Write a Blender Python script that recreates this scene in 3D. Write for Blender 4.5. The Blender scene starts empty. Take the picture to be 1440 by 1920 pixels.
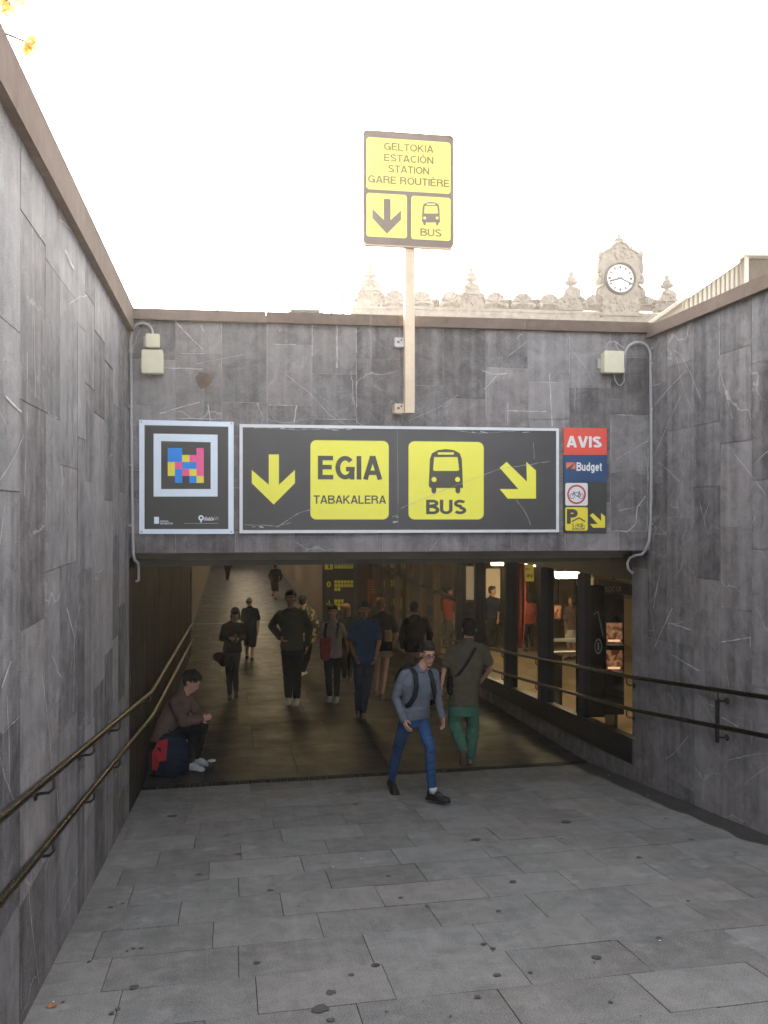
import bpy, bmesh, math, random
from mathutils import Vector, Matrix, noise
random.seed(7)
R = math.radians
# ---------------------------------------------------------------- camera, world, sun, exposure
FPX, CX, CY = 1560.0, 720.0, 960.0          # focal length and centre in photograph pixels
scene = bpy.context.scene
cam = bpy.data.objects.new("camera", bpy.data.cameras.new("camera"))
scene.collection.objects.link(cam); scene.camera = cam
cam.data.sensor_fit = 'HORIZONTAL'; cam.data.sensor_width = 36.0; cam.data.lens = 36.0*FPX/1440.0
cam.data.clip_start = 0.05; cam.data.clip_end = 3000
cam.location = (0, 0, 0); cam.rotation_euler = (R(90), 0, 0)
ALPHA = math.atan(290/FPX)                   # the ramp runs 10.5 degrees to the left of the view
D = Vector((-math.sin(ALPHA), math.cos(ALPHA), 0)); RT = Vector((math.cos(ALPHA), math.sin(ALPHA), 0)); UP = Vector((0, 0, 1))
SUN_EL, SUN_AZ = R(27), ALPHA + R(0.3)       # azimuth counted to the left of +Y
world = bpy.data.worlds.new("World"); scene.world = world; world.use_nodes = True
wn = world.node_tree; bg = wn.nodes['Background']
sky = wn.nodes.new('ShaderNodeTexSky'); sky.sky_type = 'NISHITA'; sky.sun_disc = False
sky.sun_elevation = SUN_EL; sky.sun_rotation = -SUN_AZ; sky.air_density = 1.0; sky.dust_density = 2.5; sky.ozone_density = 1.0
hs = wn.nodes.new('ShaderNodeHueSaturation'); hs.inputs['Saturation'].default_value = .3; wn.links.new(sky.outputs[0], hs.inputs['Color']); wn.links.new(hs.outputs[0], bg.inputs[0]); bg.inputs[1].default_value = 0.15
sl = bpy.data.lights.new("sun", 'SUN'); sl.energy = 3.5; sl.angle = R(0.5); sl.color = (1, .9, .76)
sun = bpy.data.objects.new("sun", sl); scene.collection.objects.link(sun)
sdir = Vector((-math.sin(SUN_AZ)*math.cos(SUN_EL), math.cos(SUN_AZ)*math.cos(SUN_EL), math.sin(SUN_EL)))
sun.rotation_euler = sdir.to_track_quat('Z', 'Y').to_euler()
scene.view_settings.view_transform = 'Standard'; scene.view_settings.look = 'None'
scene.view_settings.exposure = 2.38; scene.view_settings.gamma = 1
# ---------------------------------------------------------------- helpers
C = scene.collection
def lin(c):
    return tuple((v/255/12.92 if v/255 <= .04045 else ((v/255+.055)/1.055)**2.4) for v in c)
class Frame:
    def __init__(s, O, X, Z, N): s.O, s.X, s.Z, s.N = Vector(O), Vector(X).normalized(), Vector(Z).normalized(), Vector(N).normalized()
    def pt(s, a, b, o=0.): return s.O + s.X*a + s.Z*b + s.N*o
    def pix(s, px, py, o=0.):
        r = Vector(((px-CX)/FPX, 1, -(py-CY)/FPX)); O = s.O + s.N*o
        k = O.dot(s.N)/r.dot(s.N); p = r*k - O
        return p.dot(s.X), p.dot(s.Z)
def P(px, py, t): return Vector(((px-CX)/FPX*t, t, -(py-CY)/FPX*t))
H0, SL, UD, SL2, UE = 1.87, .123, 9.46, .045, 21.0
def zf(u):
    if u <= UD: return -H0 - SL*u
    return -H0 - SL*UD - SL2*(min(u, UE)-UD)
def UV(u, v, z=0.): p = D*u + RT*v; return Vector((p.x, p.y, z))
def tfloor(px, py):
    r = Vector(((px-CX)/FPX, 1, -(py-CY)/FPX)); lo, hi = .5, 120.
    for _ in range(60):
        m = (lo+hi)/2; p = r*m
        if p.z > zf(p.dot(D)): lo = m
        else: hi = m
    return lo
class MB:
    def __init__(s): s.v, s.f, s.m, s.t, s.uv = [], [], [], [], []
    def add(s, vs, fs, mi=0, tint=.5, uv=None):
        n = len(s.v); s.v += [Vector(p) for p in vs]
        s.uv += (uv if uv else [(0, 0)]*len(vs))
        for f in fs: s.f.append(tuple(i+n for i in f)); s.m.append(mi); s.t.append(tint)
        return s
    def prism(s, F, poly, o0, o1, mi=0, tint=.5):
        n = len(poly); ar = sum(poly[i][0]*poly[(i+1) % n][1]-poly[(i+1) % n][0]*poly[i][1] for i in range(n))
        if ar < 0: poly = poly[::-1]
        if o0 > o1: o0, o1 = o1, o0
        flip = F.X.cross(F.Z).dot(F.N) < 0
        vs = [F.pt(a, b, o0) for a, b in poly] + [F.pt(a, b, o1) for a, b in poly]
        fs = [tuple(range(n, 2*n)), tuple(range(n-1, -1, -1))] + [(i, (i+1) % n, (i+1) % n+n, i+n) for i in range(n)]
        if flip: fs = [f[::-1] for f in fs]
        return s.add(vs, fs, mi, tint, [(a, b) for a, b in poly]*2)
    def box(s, F, a0, a1, b0, b1, o0, o1, mi=0, tint=.5):
        return s.prism(F, [(a0, b0), (a1, b0), (a1, b1), (a0, b1)], o0, o1, mi, tint)
    def tube(s, pts, r, n=10, mi=0, caps=True, tint=.5):
        pts = [Vector(p) for p in pts]; rs = r if isinstance(r, (list, tuple)) else [r]*len(pts)
        vs, fs = [], []; ref = None
        for i, p in enumerate(pts):
            d = (pts[min(i+1, len(pts)-1)]-pts[max(i-1, 0)]).normalized()
            if ref is None: ref = Vector((0, 0, 1)) if abs(d.z) < .9 else Vector((1, 0, 0))
            x = (ref - d*ref.dot(d)).normalized(); y = d.cross(x); ref = x
            for k in range(n): a = 2*math.pi*k/n; vs.append(p + (x*math.cos(a)+y*math.sin(a))*rs[i])
        for i in range(len(pts)-1):
            for k in range(n): fs.append((i*n+k, i*n+(k+1) % n, (i+1)*n+(k+1) % n, (i+1)*n+k))
        if caps: fs += [tuple(range(n-1, -1, -1)), tuple(range((len(pts)-1)*n, len(pts)*n))]
        return s.add(vs, fs, mi, tint)
    def lathe(s, c, prof, n=16, mi=0):
        c = Vector(c); vs, fs = [], []
        for r, z in prof:
            for k in range(n): a = 2*math.pi*k/n; vs.append(c+Vector((r*math.cos(a), r*math.sin(a), z)))
        for i in range(len(prof)-1):
            for k in range(n): fs.append((i*n+k, i*n+(k+1) % n, (i+1)*n+(k+1) % n, (i+1)*n+k))
        fs += [tuple(range(n-1, -1, -1)), tuple(range((len(prof)-1)*n, len(prof)*n))]
        return s.add(vs, fs, mi)
    def ell(s, c, x, y, z, mi=0, nu=14, nv=9):
        """ellipsoid with half-axis vectors x, y, z"""
        c, x, y, z = map(Vector, (c, x, y, z)); 
        if x.cross(y).dot(z) < 0: x = -x
        vs = [c - z]; fs = []
        for j in range(1, nv):
            f = math.pi*j/nv
            for k in range(nu): a = 2*math.pi*k/nu; vs.append(c + (x*math.cos(a)+y*math.sin(a))*math.sin(f) - z*math.cos(f))
        vs.append(c+z); L = len(vs)-1
        for k in range(nu): fs.append((0, 1+(k+1) % nu, 1+k))
        for j in range(nv-2):
            for k in range(nu): q = 1+j*nu; fs.append((q+k, q+(k+1) % nu, q+nu+(k+1) % nu, q+nu+k))
        q = 1+(nv-2)*nu
        for k in range(nu): fs.append((q+k, q+(k+1) % nu, L))
        return s.add(vs, fs, mi)
    def cap(s, a, b, r1, r2, n=12):
        """tapered capsule"""
        a, b = Vector(a), Vector(b); d = b-a; L = d.length or 1e-5; d = d/L
        ps, rs = [], []
        for k in range(4): q = math.pi/2*(k+.35)/4; ps.append(a-d*r1*math.cos(q)); rs.append(r1*math.sin(q))
        ps.append(a); rs.append(r1); ps.append(b); rs.append(r2)
        for k in range(3, -1, -1): q = math.pi/2*(k+.35)/4; ps.append(b+d*r2*math.cos(q)); rs.append(r2*math.sin(q))
        # straight rings (constant frame)
        x = d.orthogonal().normalized(); y = d.cross(x); vs, fs = [], []
        for p, r in zip(ps, rs):
            for k in range(n): t = 2*math.pi*k/n; vs.append(p+(x*math.cos(t)+y*math.sin(t))*r)
        m = len(ps)
        for i in range(m-1):
            for k in range(n): fs.append((i*n+k, i*n+(k+1) % n, (i+1)*n+(k+1) % n, (i+1)*n+k))
        fs += [tuple(range(n-1, -1, -1)), tuple(range((m-1)*n, m*n))]
        return s.add(vs, fs)
    def loft(s, rings, n=20):
        """rings: (centre, half-axis vector a, half-axis vector b)"""
        vs, fs = [], []
        up = rings[-1][0]-rings[0][0]
        for c, a, b in rings:
            if a.cross(b).dot(up) < 0: b = -b
            for k in range(n):
                t = 2*math.pi*k/n; ca, sa = math.cos(t), math.sin(t)
                ca = math.copysign(abs(ca)**.85, ca); sa = math.copysign(abs(sa)**.85, sa)
                vs.append(c+a*ca+b*sa)
        m = len(rings)
        for i in range(m-1):
            for k in range(n): fs.append((i*n+k, i*n+(k+1) % n, (i+1)*n+(k+1) % n, (i+1)*n+k))
        fs += [tuple(range(n-1, -1, -1)), tuple(range((m-1)*n, m*n))]
        return s.add(vs, fs)
BASE = {}
def obj(name, mb, mats, root=None, smooth=False, label=None, cat=None, group=None, kind=None):
    base = Vector((0, 0, 0))
    if root is not None: base = BASE[root.name]
    elif kind != 'structure' and mb.v:
        base = Vector((sum(v.x for v in mb.v)/len(mb.v), sum(v.y for v in mb.v)/len(mb.v), min(v.z for v in mb.v)))
    me = bpy.data.meshes.new(name); me.from_pydata([v-base for v in mb.v], [], mb.f)
    if not isinstance(mats, (list, tuple)): mats = [mats]
    for m in mats: me.materials.append(m)
    me.polygons.foreach_set('material_index', mb.m)
    if smooth: me.polygons.foreach_set('use_smooth', [True]*len(mb.f))
    at = me.attributes.new('tint', 'FLOAT', 'FACE'); at.data.foreach_set('value', mb.t)
    ul = me.uv_layers.new(name='UVMap'); li = [0]*len(me.loops); me.loops.foreach_get('vertex_index', li)
    fl = []
    for i in li: fl += mb.uv[i]
    ul.data.foreach_set('uv', fl)
    me.update()
    o = bpy.data.objects.new(name, me); C.objects.link(o)
    if root is not None: o.parent = root
    else: o.location = base
    BASE[o.name] = base
    tag(o, label, cat, group, kind); return o
def tag(o, label=None, cat=None, group=None, kind=None):
    if label: o['label'] = label
    if cat: o['category'] = cat
    if group: o['group'] = group
    if kind: o['kind'] = kind
    return o
def empty(name, loc, label, cat, group=None):
    o = bpy.data.objects.new(name, None); C.objects.link(o); o.location = Vector(loc); o.empty_display_size = .2
    BASE[o.name] = Vector(loc); return tag(o, label, cat, group)
def blob(name, mb, mat, root, vox=.01, smooth=2, wr=0., wrs=6., **kw):
    """one continuous surface grown round overlapping shapes"""
    base = BASE[root.name]
    me = bpy.data.meshes.new(name); me.from_pydata([v-base for v in mb.v], [], mb.f)
    o = bpy.data.objects.new(name, me); C.objects.link(o)
    md = o.modifiers.new('r', 'REMESH'); md.mode = 'VOXEL'; md.voxel_size = vox; md.use_smooth_shade = True
    if smooth: sm = o.modifiers.new('s', 'SMOOTH'); sm.factor = .5; sm.iterations = smooth
    dg = bpy.context.evaluated_depsgraph_get(); ev = o.evaluated_get(dg)
    nm = bpy.data.meshes.new_from_object(ev)
    o.modifiers.clear(); o.data = nm; bpy.data.meshes.remove(me)
    if wr:
        ns = [v.normal.copy() for v in nm.vertices]
        for v, q in zip(nm.vertices, ns):
            c = v.co; k = noise.noise(Vector((c.x*wrs, c.y*wrs, c.z*wrs*1.9))) + .5*noise.noise(Vector((c.x*wrs*2.3+5, c.y*wrs*2.3, c.z*wrs*4.4)))
            k = .75-abs(k)*1.6
            v.co = c + q*wr*k
    nm.polygons.foreach_set('use_smooth', [True]*len(nm.polygons))
    nm.materials.clear(); nm.materials.append(mat); nm.update()
    o.parent = root; BASE[o.name] = base
    tag(o, **kw); return o
# ---------------------------------------------------------------- materials
class NT:
    def __init__(s, name):
        s.mat = bpy.data.materials.new(name); s.mat.use_nodes = True; s.t = s.mat.node_tree
        s.b = s.t.nodes['Principled BSDF']; s.out = s.t.nodes['Material Output']
    def n(s, ty, **kw):
        x = s.t.nodes.new(ty)
        for k, v in kw.items(): setattr(x, k, v)
        return x
    def l(s, a, b): s.t.links.new(a, b)
    def put(s, inp, v):
        if hasattr(v, 'is_linked') or hasattr(v, 'links'): s.l(v, inp)
        else: inp.default_value = v
    def math(s, op, a, b=0., c=None, clamp=False):
        x = s.n('ShaderNodeMath', operation=op, use_clamp=clamp); s.put(x.inputs[0], a); s.put(x.inputs[1], b)
        if c is not None: s.put(x.inputs[2], c)
        return x.outputs[0]
    def mapr(s, v, a, b, c=0., d=1.):
        x = s.n('ShaderNodeMapRange', clamp=True); s.put(x.inputs[0], v)
        for i, q in enumerate((a, b, c, d)): x.inputs[i+1].default_value = q
        return x.outputs[0]
    def noise(s, vec, scale, det=3., rough=.5, dist=0.):
        x = s.n('ShaderNodeTexNoise'); s.l(vec, x.inputs['Vector']); x.inputs['Scale'].default_value = scale
        x.inputs['Detail'].default_value = det; x.inputs['Roughness'].default_value = rough; x.inputs['Distortion'].default_value = dist
        return x.outputs[0]
    def mapping(s, vec, sc, loc=(0, 0, 0)):
        x = s.n('ShaderNodeMapping'); s.l(vec, x.inputs[0]); x.inputs['Scale'].default_value = sc; x.inputs['Location'].default_value = loc
        return x.outputs[0]
    def mix(s, f, a, b, mode='MIX'):
        x = s.n('ShaderNodeMix', data_type='RGBA', blend_type=mode); s.put(x.inputs[0], f)
        for i, q in ((6, a), (7, b)):
            if isinstance(q, tuple): x.inputs[i].default_value = (*q[:3], 1)
            else: s.l(q, x.inputs[i])
        return x.outputs[2]
    def bump(s, h, st, dist=.01):
        x = s.n('ShaderNodeBump'); x.inputs['Strength'].default_value = st; x.inputs['Distance'].default_value = dist
        s.l(h, x.inputs['Height']); s.l(x.outputs[0], s.b.inputs['Normal'])
def pm(name, col, rough=.6, metal=0., var=.12, sc=14., bump=.0, bs=60., spec=.5, coat=0.):
    """painted/plain material with a little wear in colour and gloss"""
    k = NT(name); tc = k.n('ShaderNodeTexCoord').outputs['Object']
    n1 = k.noise(tc, sc, 4., .6); n2 = k.noise(tc, sc*7, 3., .6)
    f = k.math('ADD', k.math('MULTIPLY', n1, .7), k.math('MULTIPLY', n2, .3))
    m = k.mapr(f, .3, .7, 1-var, 1+var)
    v = k.n('ShaderNodeVectorMath', operation='SCALE'); v.inputs[0].default_value = col[:3]; k.l(m, v.inputs['Scale'])
    k.l(v.outputs[0], k.b.inputs['Base Color'])
    k.l(k.mapr(n2, .3, .7, max(0, rough-.08), min(1, rough+.1)), k.b.inputs['Roughness'])
    k.b.inputs['Metallic'].default_value = metal; k.b.inputs['Specular IOR Level'].default_value = spec
    k.b.inputs['Coat Weight'].default_value = coat
    if bump: k.bump(k.noise(tc, bs, 4., .6), bump, .004)
    return k.mat
def fabric(name, col, var=.22, sc=9.):
    return pm(name, col, .92, 0, var, sc, .35, 180., .15)
def stone(name, dark, light, vein=1., rough=.7, streak=1., speck=.12, tintamp=.5, patch=(.5, .45, .38), patchamt=0., aniso=(7., .55), spec=.2):
    k = NT(name); uv = k.n('ShaderNodeUVMap').outputs[0]
    at = k.n('ShaderNodeAttribute', attribute_name='tint').outputs['Fac']
    cmb = k.n('ShaderNodeCombineXYZ'); sep = k.n('ShaderNodeSeparateXYZ'); k.l(uv, sep.inputs[0])
    k.l(sep.outputs[0], cmb.inputs[0]); k.l(sep.outputs[1], cmb.inputs[1]); k.l(k.math('MULTIPLY', at, 37.), cmb.inputs[2]); vec = cmb.outputs[0]
    st = k.noise(k.mapping(vec, (*aniso, 1.)), 1.6, 6., .65)           # per slab streaks
    st2 = k.noise(k.mapping(uv, (9., .35, 1.)), 1., 4., .6)            # water runs crossing the joints
    cl = k.noise(uv, 1.3, 8., .68, .4); cl2 = k.noise(vec, 6., 8., .72, .6); sp = k.noise(uv, 170., 2., .7)
    f = k.math('ADD', k.math('MULTIPLY', st, .35*streak), k.math('MULTIPLY', st2, .35*streak))
    f = k.math('ADD', f, k.math('MULTIPLY', cl, .3)); f = k.math('ADD', f, k.math('MULTIPLY', cl2, .6))
    f = k.math('ADD', f, k.math('MULTIPLY', k.math('SUBTRACT', at, .5), tintamp))
    f = k.math('ADD', f, k.math('MULTIPLY', k.math('SUBTRACT', sp, .5), speck*3))
    tot = (.7*streak+.9)/2
    f = k.mapr(f, tot-.24, tot+.24)
    col = k.mix(f, dark, light)
    hue = k.noise(vec, .7, 1., .5); col = k.mix(k.math('MULTIPLY', k.mapr(hue, .45, .65), .35), col, k.mix(1., col, (1.1, .98, .92), 'MULTIPLY'))
    if patchamt:
        pa = k.mapr(k.noise(uv, 2.3, 5., .7), .6, .72, 0, patchamt); col = k.mix(pa, col, patch)
    # whitish lime runs
    run = k.math('MULTIPLY', k.mapr(k.noise(k.mapping(uv, (14., .45, 1.), (3, 1, 0)), 1., 5., .7), .6, .74), .28*streak)
    col = k.mix(run, col, (.5, .5, .52))
    if vein:
        w = k.n('ShaderNodeVectorMath', operation='ADD'); wn_ = k.n('ShaderNodeTexNoise'); k.l(vec, wn_.inputs['Vector']); wn_.inputs['Scale'].default_value = 2.2; wn_.inputs['Detail'].default_value = 4
        sc_ = k.n('ShaderNodeVectorMath', operation='SCALE'); k.l(wn_.outputs[1], sc_.inputs[0]); sc_.inputs['Scale'].default_value = .5
        k.l(vec, w.inputs[0]); k.l(sc_.outputs[0], w.inputs[1])
        vo = k.n('ShaderNodeTexVoronoi', feature='DISTANCE_TO_EDGE'); k.l(w.outputs[0], vo.inputs['Vector']); vo.inputs['Scale'].default_value = .9
        ve = k.mapr(vo.outputs[0], .0015, .007, 1, 0)
        mk = k.mapr(k.noise(vec, 1.4, 2., .5), .5, .62)
        col = k.mix(k.math('MULTIPLY', k.math('MULTIPLY', ve, mk), .55*vein), col, (.6, .6, .6))
    k.l(col, k.b.inputs['Base Color']); k.l(k.mapr(st, .3, .7, rough-.1, rough+.12), k.b.inputs['Roughness'])
    k.b.inputs['Specular IOR Level'].default_value = spec
    k.bump(k.math('ADD', sp, k.math('MULTIPLY', cl2, 3.)), .45, .004)
    return k.mat
def emit(name, col, st):
    k = NT(name); k.b.inputs['Base Color'].default_value = (*col, 1); k.b.inputs['Emission Color'].default_value = (*col, 1); k.b.inputs['Emission Strength'].default_value = st
    return k.mat
def glass(name, tint=(.86, .9, .9)):
    k = NT(name); tr = k.n('ShaderNodeBsdfTransparent'); tr.inputs[0].default_value = (*tint, 1)
    gl = k.n('ShaderNodeBsdfGlossy'); gl.inputs['Roughness'].default_value = .02; gl.inputs[0].default_value = (.9, .9, .9, 1)
    fr = k.n('ShaderNodeFresnel'); fr.inputs[0].default_value = 1.5; mx = k.n('ShaderNodeMixShader')
    gm = k.n('ShaderNodeNewGeometry'); k.l(k.math('MULTIPLY', fr.outputs[0], k.math('SUBTRACT', 1., gm.outputs['Backfacing'])), mx.inputs[0]); k.l(tr.outputs[0], mx.inputs[1]); k.l(gl.outputs[0], mx.inputs[2]); k.l(mx.outputs[0], k.out.inputs[0])
    return k.mat
M = {}
M['clad'] = stone('slate_cladding', (.056, .053, .056), (.345, .325, .326), .7, .72, 1.0, .35, .24, (.46, .43, .42), .4)
M['joint'] = stone('mortar_joint', (.06, .06, .06), (.6, .59, .57), 0, .9, .6)
M['crack'] = pm('calcite_crack', (.5, .49, .47), .8, 0, .3, 9)
M['coping'] = stone('coping_stone', (.13, .095, .078), (.23, .175, .145), 0, .9, .5, .12, .3, spec=.04)
M['pave'] = stone('granite_paving', (.115, .113, .107), (.315, .308, .292), 0, .8, .5, .55, .13, (.42, .41, .38), .45, aniso=(1.6, 5.))
M['pjoint'] = pm('paving_joint', (.13, .128, .122), .95, 0, .5, 5)
M['gum'] = pm('dark_stain', (.075, .073, .07), .8, 0, .4, 30)
M['wet'] = pm('damp_dirt', (.055, .054, .05), .5, 0, .35, 5)
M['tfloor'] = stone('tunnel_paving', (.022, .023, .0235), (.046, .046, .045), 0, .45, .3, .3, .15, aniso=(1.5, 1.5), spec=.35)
M['tjoint'] = pm('tunnel_joint', (.02, .018, .014), .9)
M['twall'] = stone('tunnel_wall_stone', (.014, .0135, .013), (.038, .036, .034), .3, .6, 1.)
M['concrete'] = pm('concrete', (.1, .095, .09), .85, 0, .25, 3, .3)
M['beam'] = pm('beam_paint', (.22, .2, .18), .5, 0, .2, 3)
M['white'] = pm('white_sheet', (.80, .88, .98), .35, 0, .04)
M['whiteold'] = pm('white_frame', (.74, .75, .76), .45, 0, .08)
M['black'] = pm('black_vinyl', (.052, .052, .056), .4, 0, .15, 3)
M['blackposter'] = pm('black_poster', (.05, .053, .052), .35, 0, .06)
M['yellow'] = pm('yellow_vinyl', (.93, .88, .085), .4, 0, .04, 3)
M['ink'] = pm('dark_lettering', (.075, .07, .055), .5, 0, .1)
M['blue'] = pm('cyan_blue', (.0, .27, .85), .4, 0, .03); M['pink'] = pm('pink', (.95, .12, .33), .4, 0, .03); M['ylw2'] = pm('warm_yellow', (.9, .75, .06), .4, 0, .03)
M['red'] = pm('coral_red', (.85, .095, .06), .4, 0, .04); M['navy'] = pm('navy_blue', (.02, .075, .2), .4, 0, .05); M['orange'] = pm('orange', (.85, .2, .05), .45)
M['brown'] = pm('dark_orange', (.5, .1, .04), .5)
M['signred'] = pm('sign_red', (.62, .07, .05), .45); M['signwhite'] = pm('sign_white', (.8, .8, .82), .45, 0, .03)
M['pole'] = pm('glare_tinted_pole', (.70, .54, .38), .45, 0, .12, 5); M['galv'] = pm('galvanised', (.42, .41, .4), .45, .3, .2, 20)  # peach of the post is warm glare put into its colour
M['rust'] = pm('rusty_bolt', (.13, .085, .06), .8, 0, .4)
M['washblack'] = pm('glare_washed_black', (.19, .135, .105), .45, 0, .1); M['washyellow'] = pm('glare_washed_yellow', (.88, .80, .16), .45, 0, .05); M['washink'] = pm('glare_washed_ink', (.23, .17, .06), .5)  # upper sign's black, yellow and ink with the glare's bleaching painted in
M['cream'] = pm('cream_plastic', (.68, .64, .46), .45, 0, .06); M['pipe'] = pm('grey_conduit', (.34, .34, .34), .45, 0, .12)
M['brass'] = pm('worn_bronze', (.035, .030, .024), .27, .8, .4, 25); M['steel'] = pm('dark_steel', (.06, .055, .05), .4, .6, .2)
M['iron'] = pm('cast_iron', (.03, .03, .03), .6, .3, .3)
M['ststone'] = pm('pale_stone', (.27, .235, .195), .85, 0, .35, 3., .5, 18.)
M['stshade'] = pm('shaded_stone', (.12, .095, .07), .9, 0, .3, 4., .5, 18.)  # darker copy of the pale stone, shade put into the colour
M['clockwhite'] = pm('clock_enamel', (.85, .85, .84), .3, 0, .02); M['clockblack'] = pm('clock_black', (.04, .035, .03), .5)
M['roofmetal'] = pm('beige_metal', (.56, .50, .41), .6, 0, .1); M['roofedge'] = pm('roof_edge', (.58, .53, .45), .6)
M['plaza'] = stone('plaza_paving', (.2, .19, .17), (.38, .36, .32), 0, .8, .2)
M['bark'] = pm('bark', (.16, .11, .07), .9, 0, .3, 10, .6)
def leafmat():
    k = NT('orange_leaf'); tr = k.n('ShaderNodeBsdfTranslucent'); tr.inputs[0].default_value = (.9, .66, .25, 1); k.b.inputs['Base Color'].default_value = (.75, .5, .16, 1); k.b.inputs['Roughness'].default_value = .6
    mx = k.n('ShaderNodeMixShader'); mx.inputs[0].default_value = .6; k.l(k.b.outputs[0], mx.inputs[1]); k.l(tr.outputs[0], mx.inputs[2]); k.l(mx.outputs[0], k.out.inputs[0]); return k.mat
M['leaf'] = leafmat()
M['frame'] = pm('dark_bronze_frame', (.022, .022, .026), .38, .2, .2); M['wood'] = pm('brown_mullion', (.085, .055, .035), .5, 0, .2)
M['glass'] = glass('shop_glass'); M['hallwall'] = pm('hall_wall', (.42, .30, .17), .7, 0, .1, 2); M['hallfloor'] = stone('hall_floor', (.24, .175, .10), (.34, .26, .155), 0, .4, .2, aniso=(1.5, 1.5), spec=.4)
M['hallceil'] = pm('hall_ceiling', (.3, .26, .2), .8); M['lamp'] = emit('lit_lamp', (1, .74, .36), 9.); M['panel'] = emit('glowing_panel', (.85, .62, .36), .06)  # pale wall panels are given a weak glow of their own
def lit_picture():
    k = NT('lit_picture'); tc = k.n('ShaderNodeTexCoord').outputs['Object']; n_ = k.noise(tc, 9., 4., .6, .6)
    c_ = k.mix(k.mapr(n_, .42, .62), (.12, .025, .012), (.75, .34, .15)); k.l(c_, k.b.inputs['Base Color']); k.l(c_, k.b.inputs['Emission Color']); k.b.inputs['Emission Strength'].default_value = .1; return k.mat
M['food'] = lit_picture(); M['foodlit'] = emit('lit_edge', (.8, .45, .25), .3)
M['skin'] = pm('skin', (.50, .27, .19), .55, 0, .08, 20, .0, 60., .4); M['skin2'] = pm('tanned_skin', (.36, .17, .10), .55, 0, .08, 20)
M['hair'] = pm('dark_hair', (.010, .007, .006), .8, 0, .4, 60, .6, 160); M['redhair'] = pm('auburn_hair', (.14, .05, .02), .55, 0, .3, 60, .6, 160); M['greyhair'] = pm('grey_hair', (.06, .055, .05), .7, 0, .3, 60, .6, 160)
M['eye'] = pm('eye_white', (.6, .58, .55), .25); M['iris'] = pm('iris', (.02, .012, .008), .2); M['lip'] = pm('lips', (.36, .12, .09), .5)
M['sweater'] = fabric('grey_blue_knit', (.115, .13, .16), .3, 5.); M['collar'] = fabric('dark_collar', (.04, .045, .06)); M['jeans'] = fabric('blue_denim', (.028, .070, .165), .5, 5.); M['blackcloth'] = fabric('black_cloth', (.014, .014, .017))
M['strap'] = fabric('black_strap', (.02, .022, .03)); M['blackshoe'] = pm('black_shoe', (.013, .013, .014), .5, 0, .2); M['sock'] = fabric('pale_sock', (.5, .5, .52)); M['specs'] = pm('dark_red_frames', (.08, .012, .02), .3)
M['olive'] = fabric('olive_tee', (.10, .088, .058)); M['greenpants'] = fabric('green_cotton', (.06, .165, .115), .2); M['beigeshoe'] = pm('taupe_shoe', (.12, .1, .075), .8)
M['hoodie'] = fabric('dark_olive_hoodie', (.038, .045, .03)); M['darktrousers'] = fabric('black_trousers', (.012, .014, .018)); M['whiteshoe'] = pm('white_shoe', (.62, .6, .56), .6)
M['darkjeans'] = fabric('dark_grey_jeans', (.04, .045, .048)); M['navycloth'] = fabric('navy_shirt', (.012, .02, .035)); M['bluetee'] = fabric('royal_blue_tee', (.006, .05, .13)); M['indigo'] = fabric('indigo_jeans', (.014, .028, .06))
M['whitetee'] = fabric('white_tee', (.30, .25, .25)); M['redbag'] = fabric('dark_red_bag', (.22, .02, .03)); M['skirt'] = fabric('grey_hem', (.24, .2, .15)); M['taupe'] = fabric('taupe_shirt', (.13, .085, .075))
M['pinkshorts'] = fabric('pale_shorts', (.2, .13, .1)); M['redcoat'] = fabric('red_cloth', (.26, .05, .03)); M['whitecloth'] = fabric('pale_cloth', (.42, .43, .38))
M['greyshoe'] = pm('grey_trainer', (.42, .43, .45), .7, 0, .3, 30); M['navybag'] = fabric('navy_bag', (.010, .018, .035)); M['brightred'] = fabric('bright_red_panel', (.42, .03, .04)); M['leafdry'] = pm('dry_leaf', (.42, .17, .06), .8)
M['cardboard'] = pm('dark_box', (.04, .035, .03), .9)
def plaid():
    k = NT('checked_shirt'); tc = k.n('ShaderNodeTexCoord').outputs['Object']; ch = k.n('ShaderNodeTexVoronoi'); k.l(tc, ch.inputs[0]); ch.inputs['Scale'].default_value = 17
    sp = k.n('ShaderNodeSeparateColor'); k.l(ch.outputs['Color'], sp.inputs[0])
    k.l(k.mix(k.mapr(sp.outputs[0], .45, .55), (.03, .03, .022), (.30, .27, .16)), k.b.inputs['Base Color']); k.b.inputs['Roughness'].default_value = .9; return k.mat
M['plaid'] = plaid()
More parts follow.
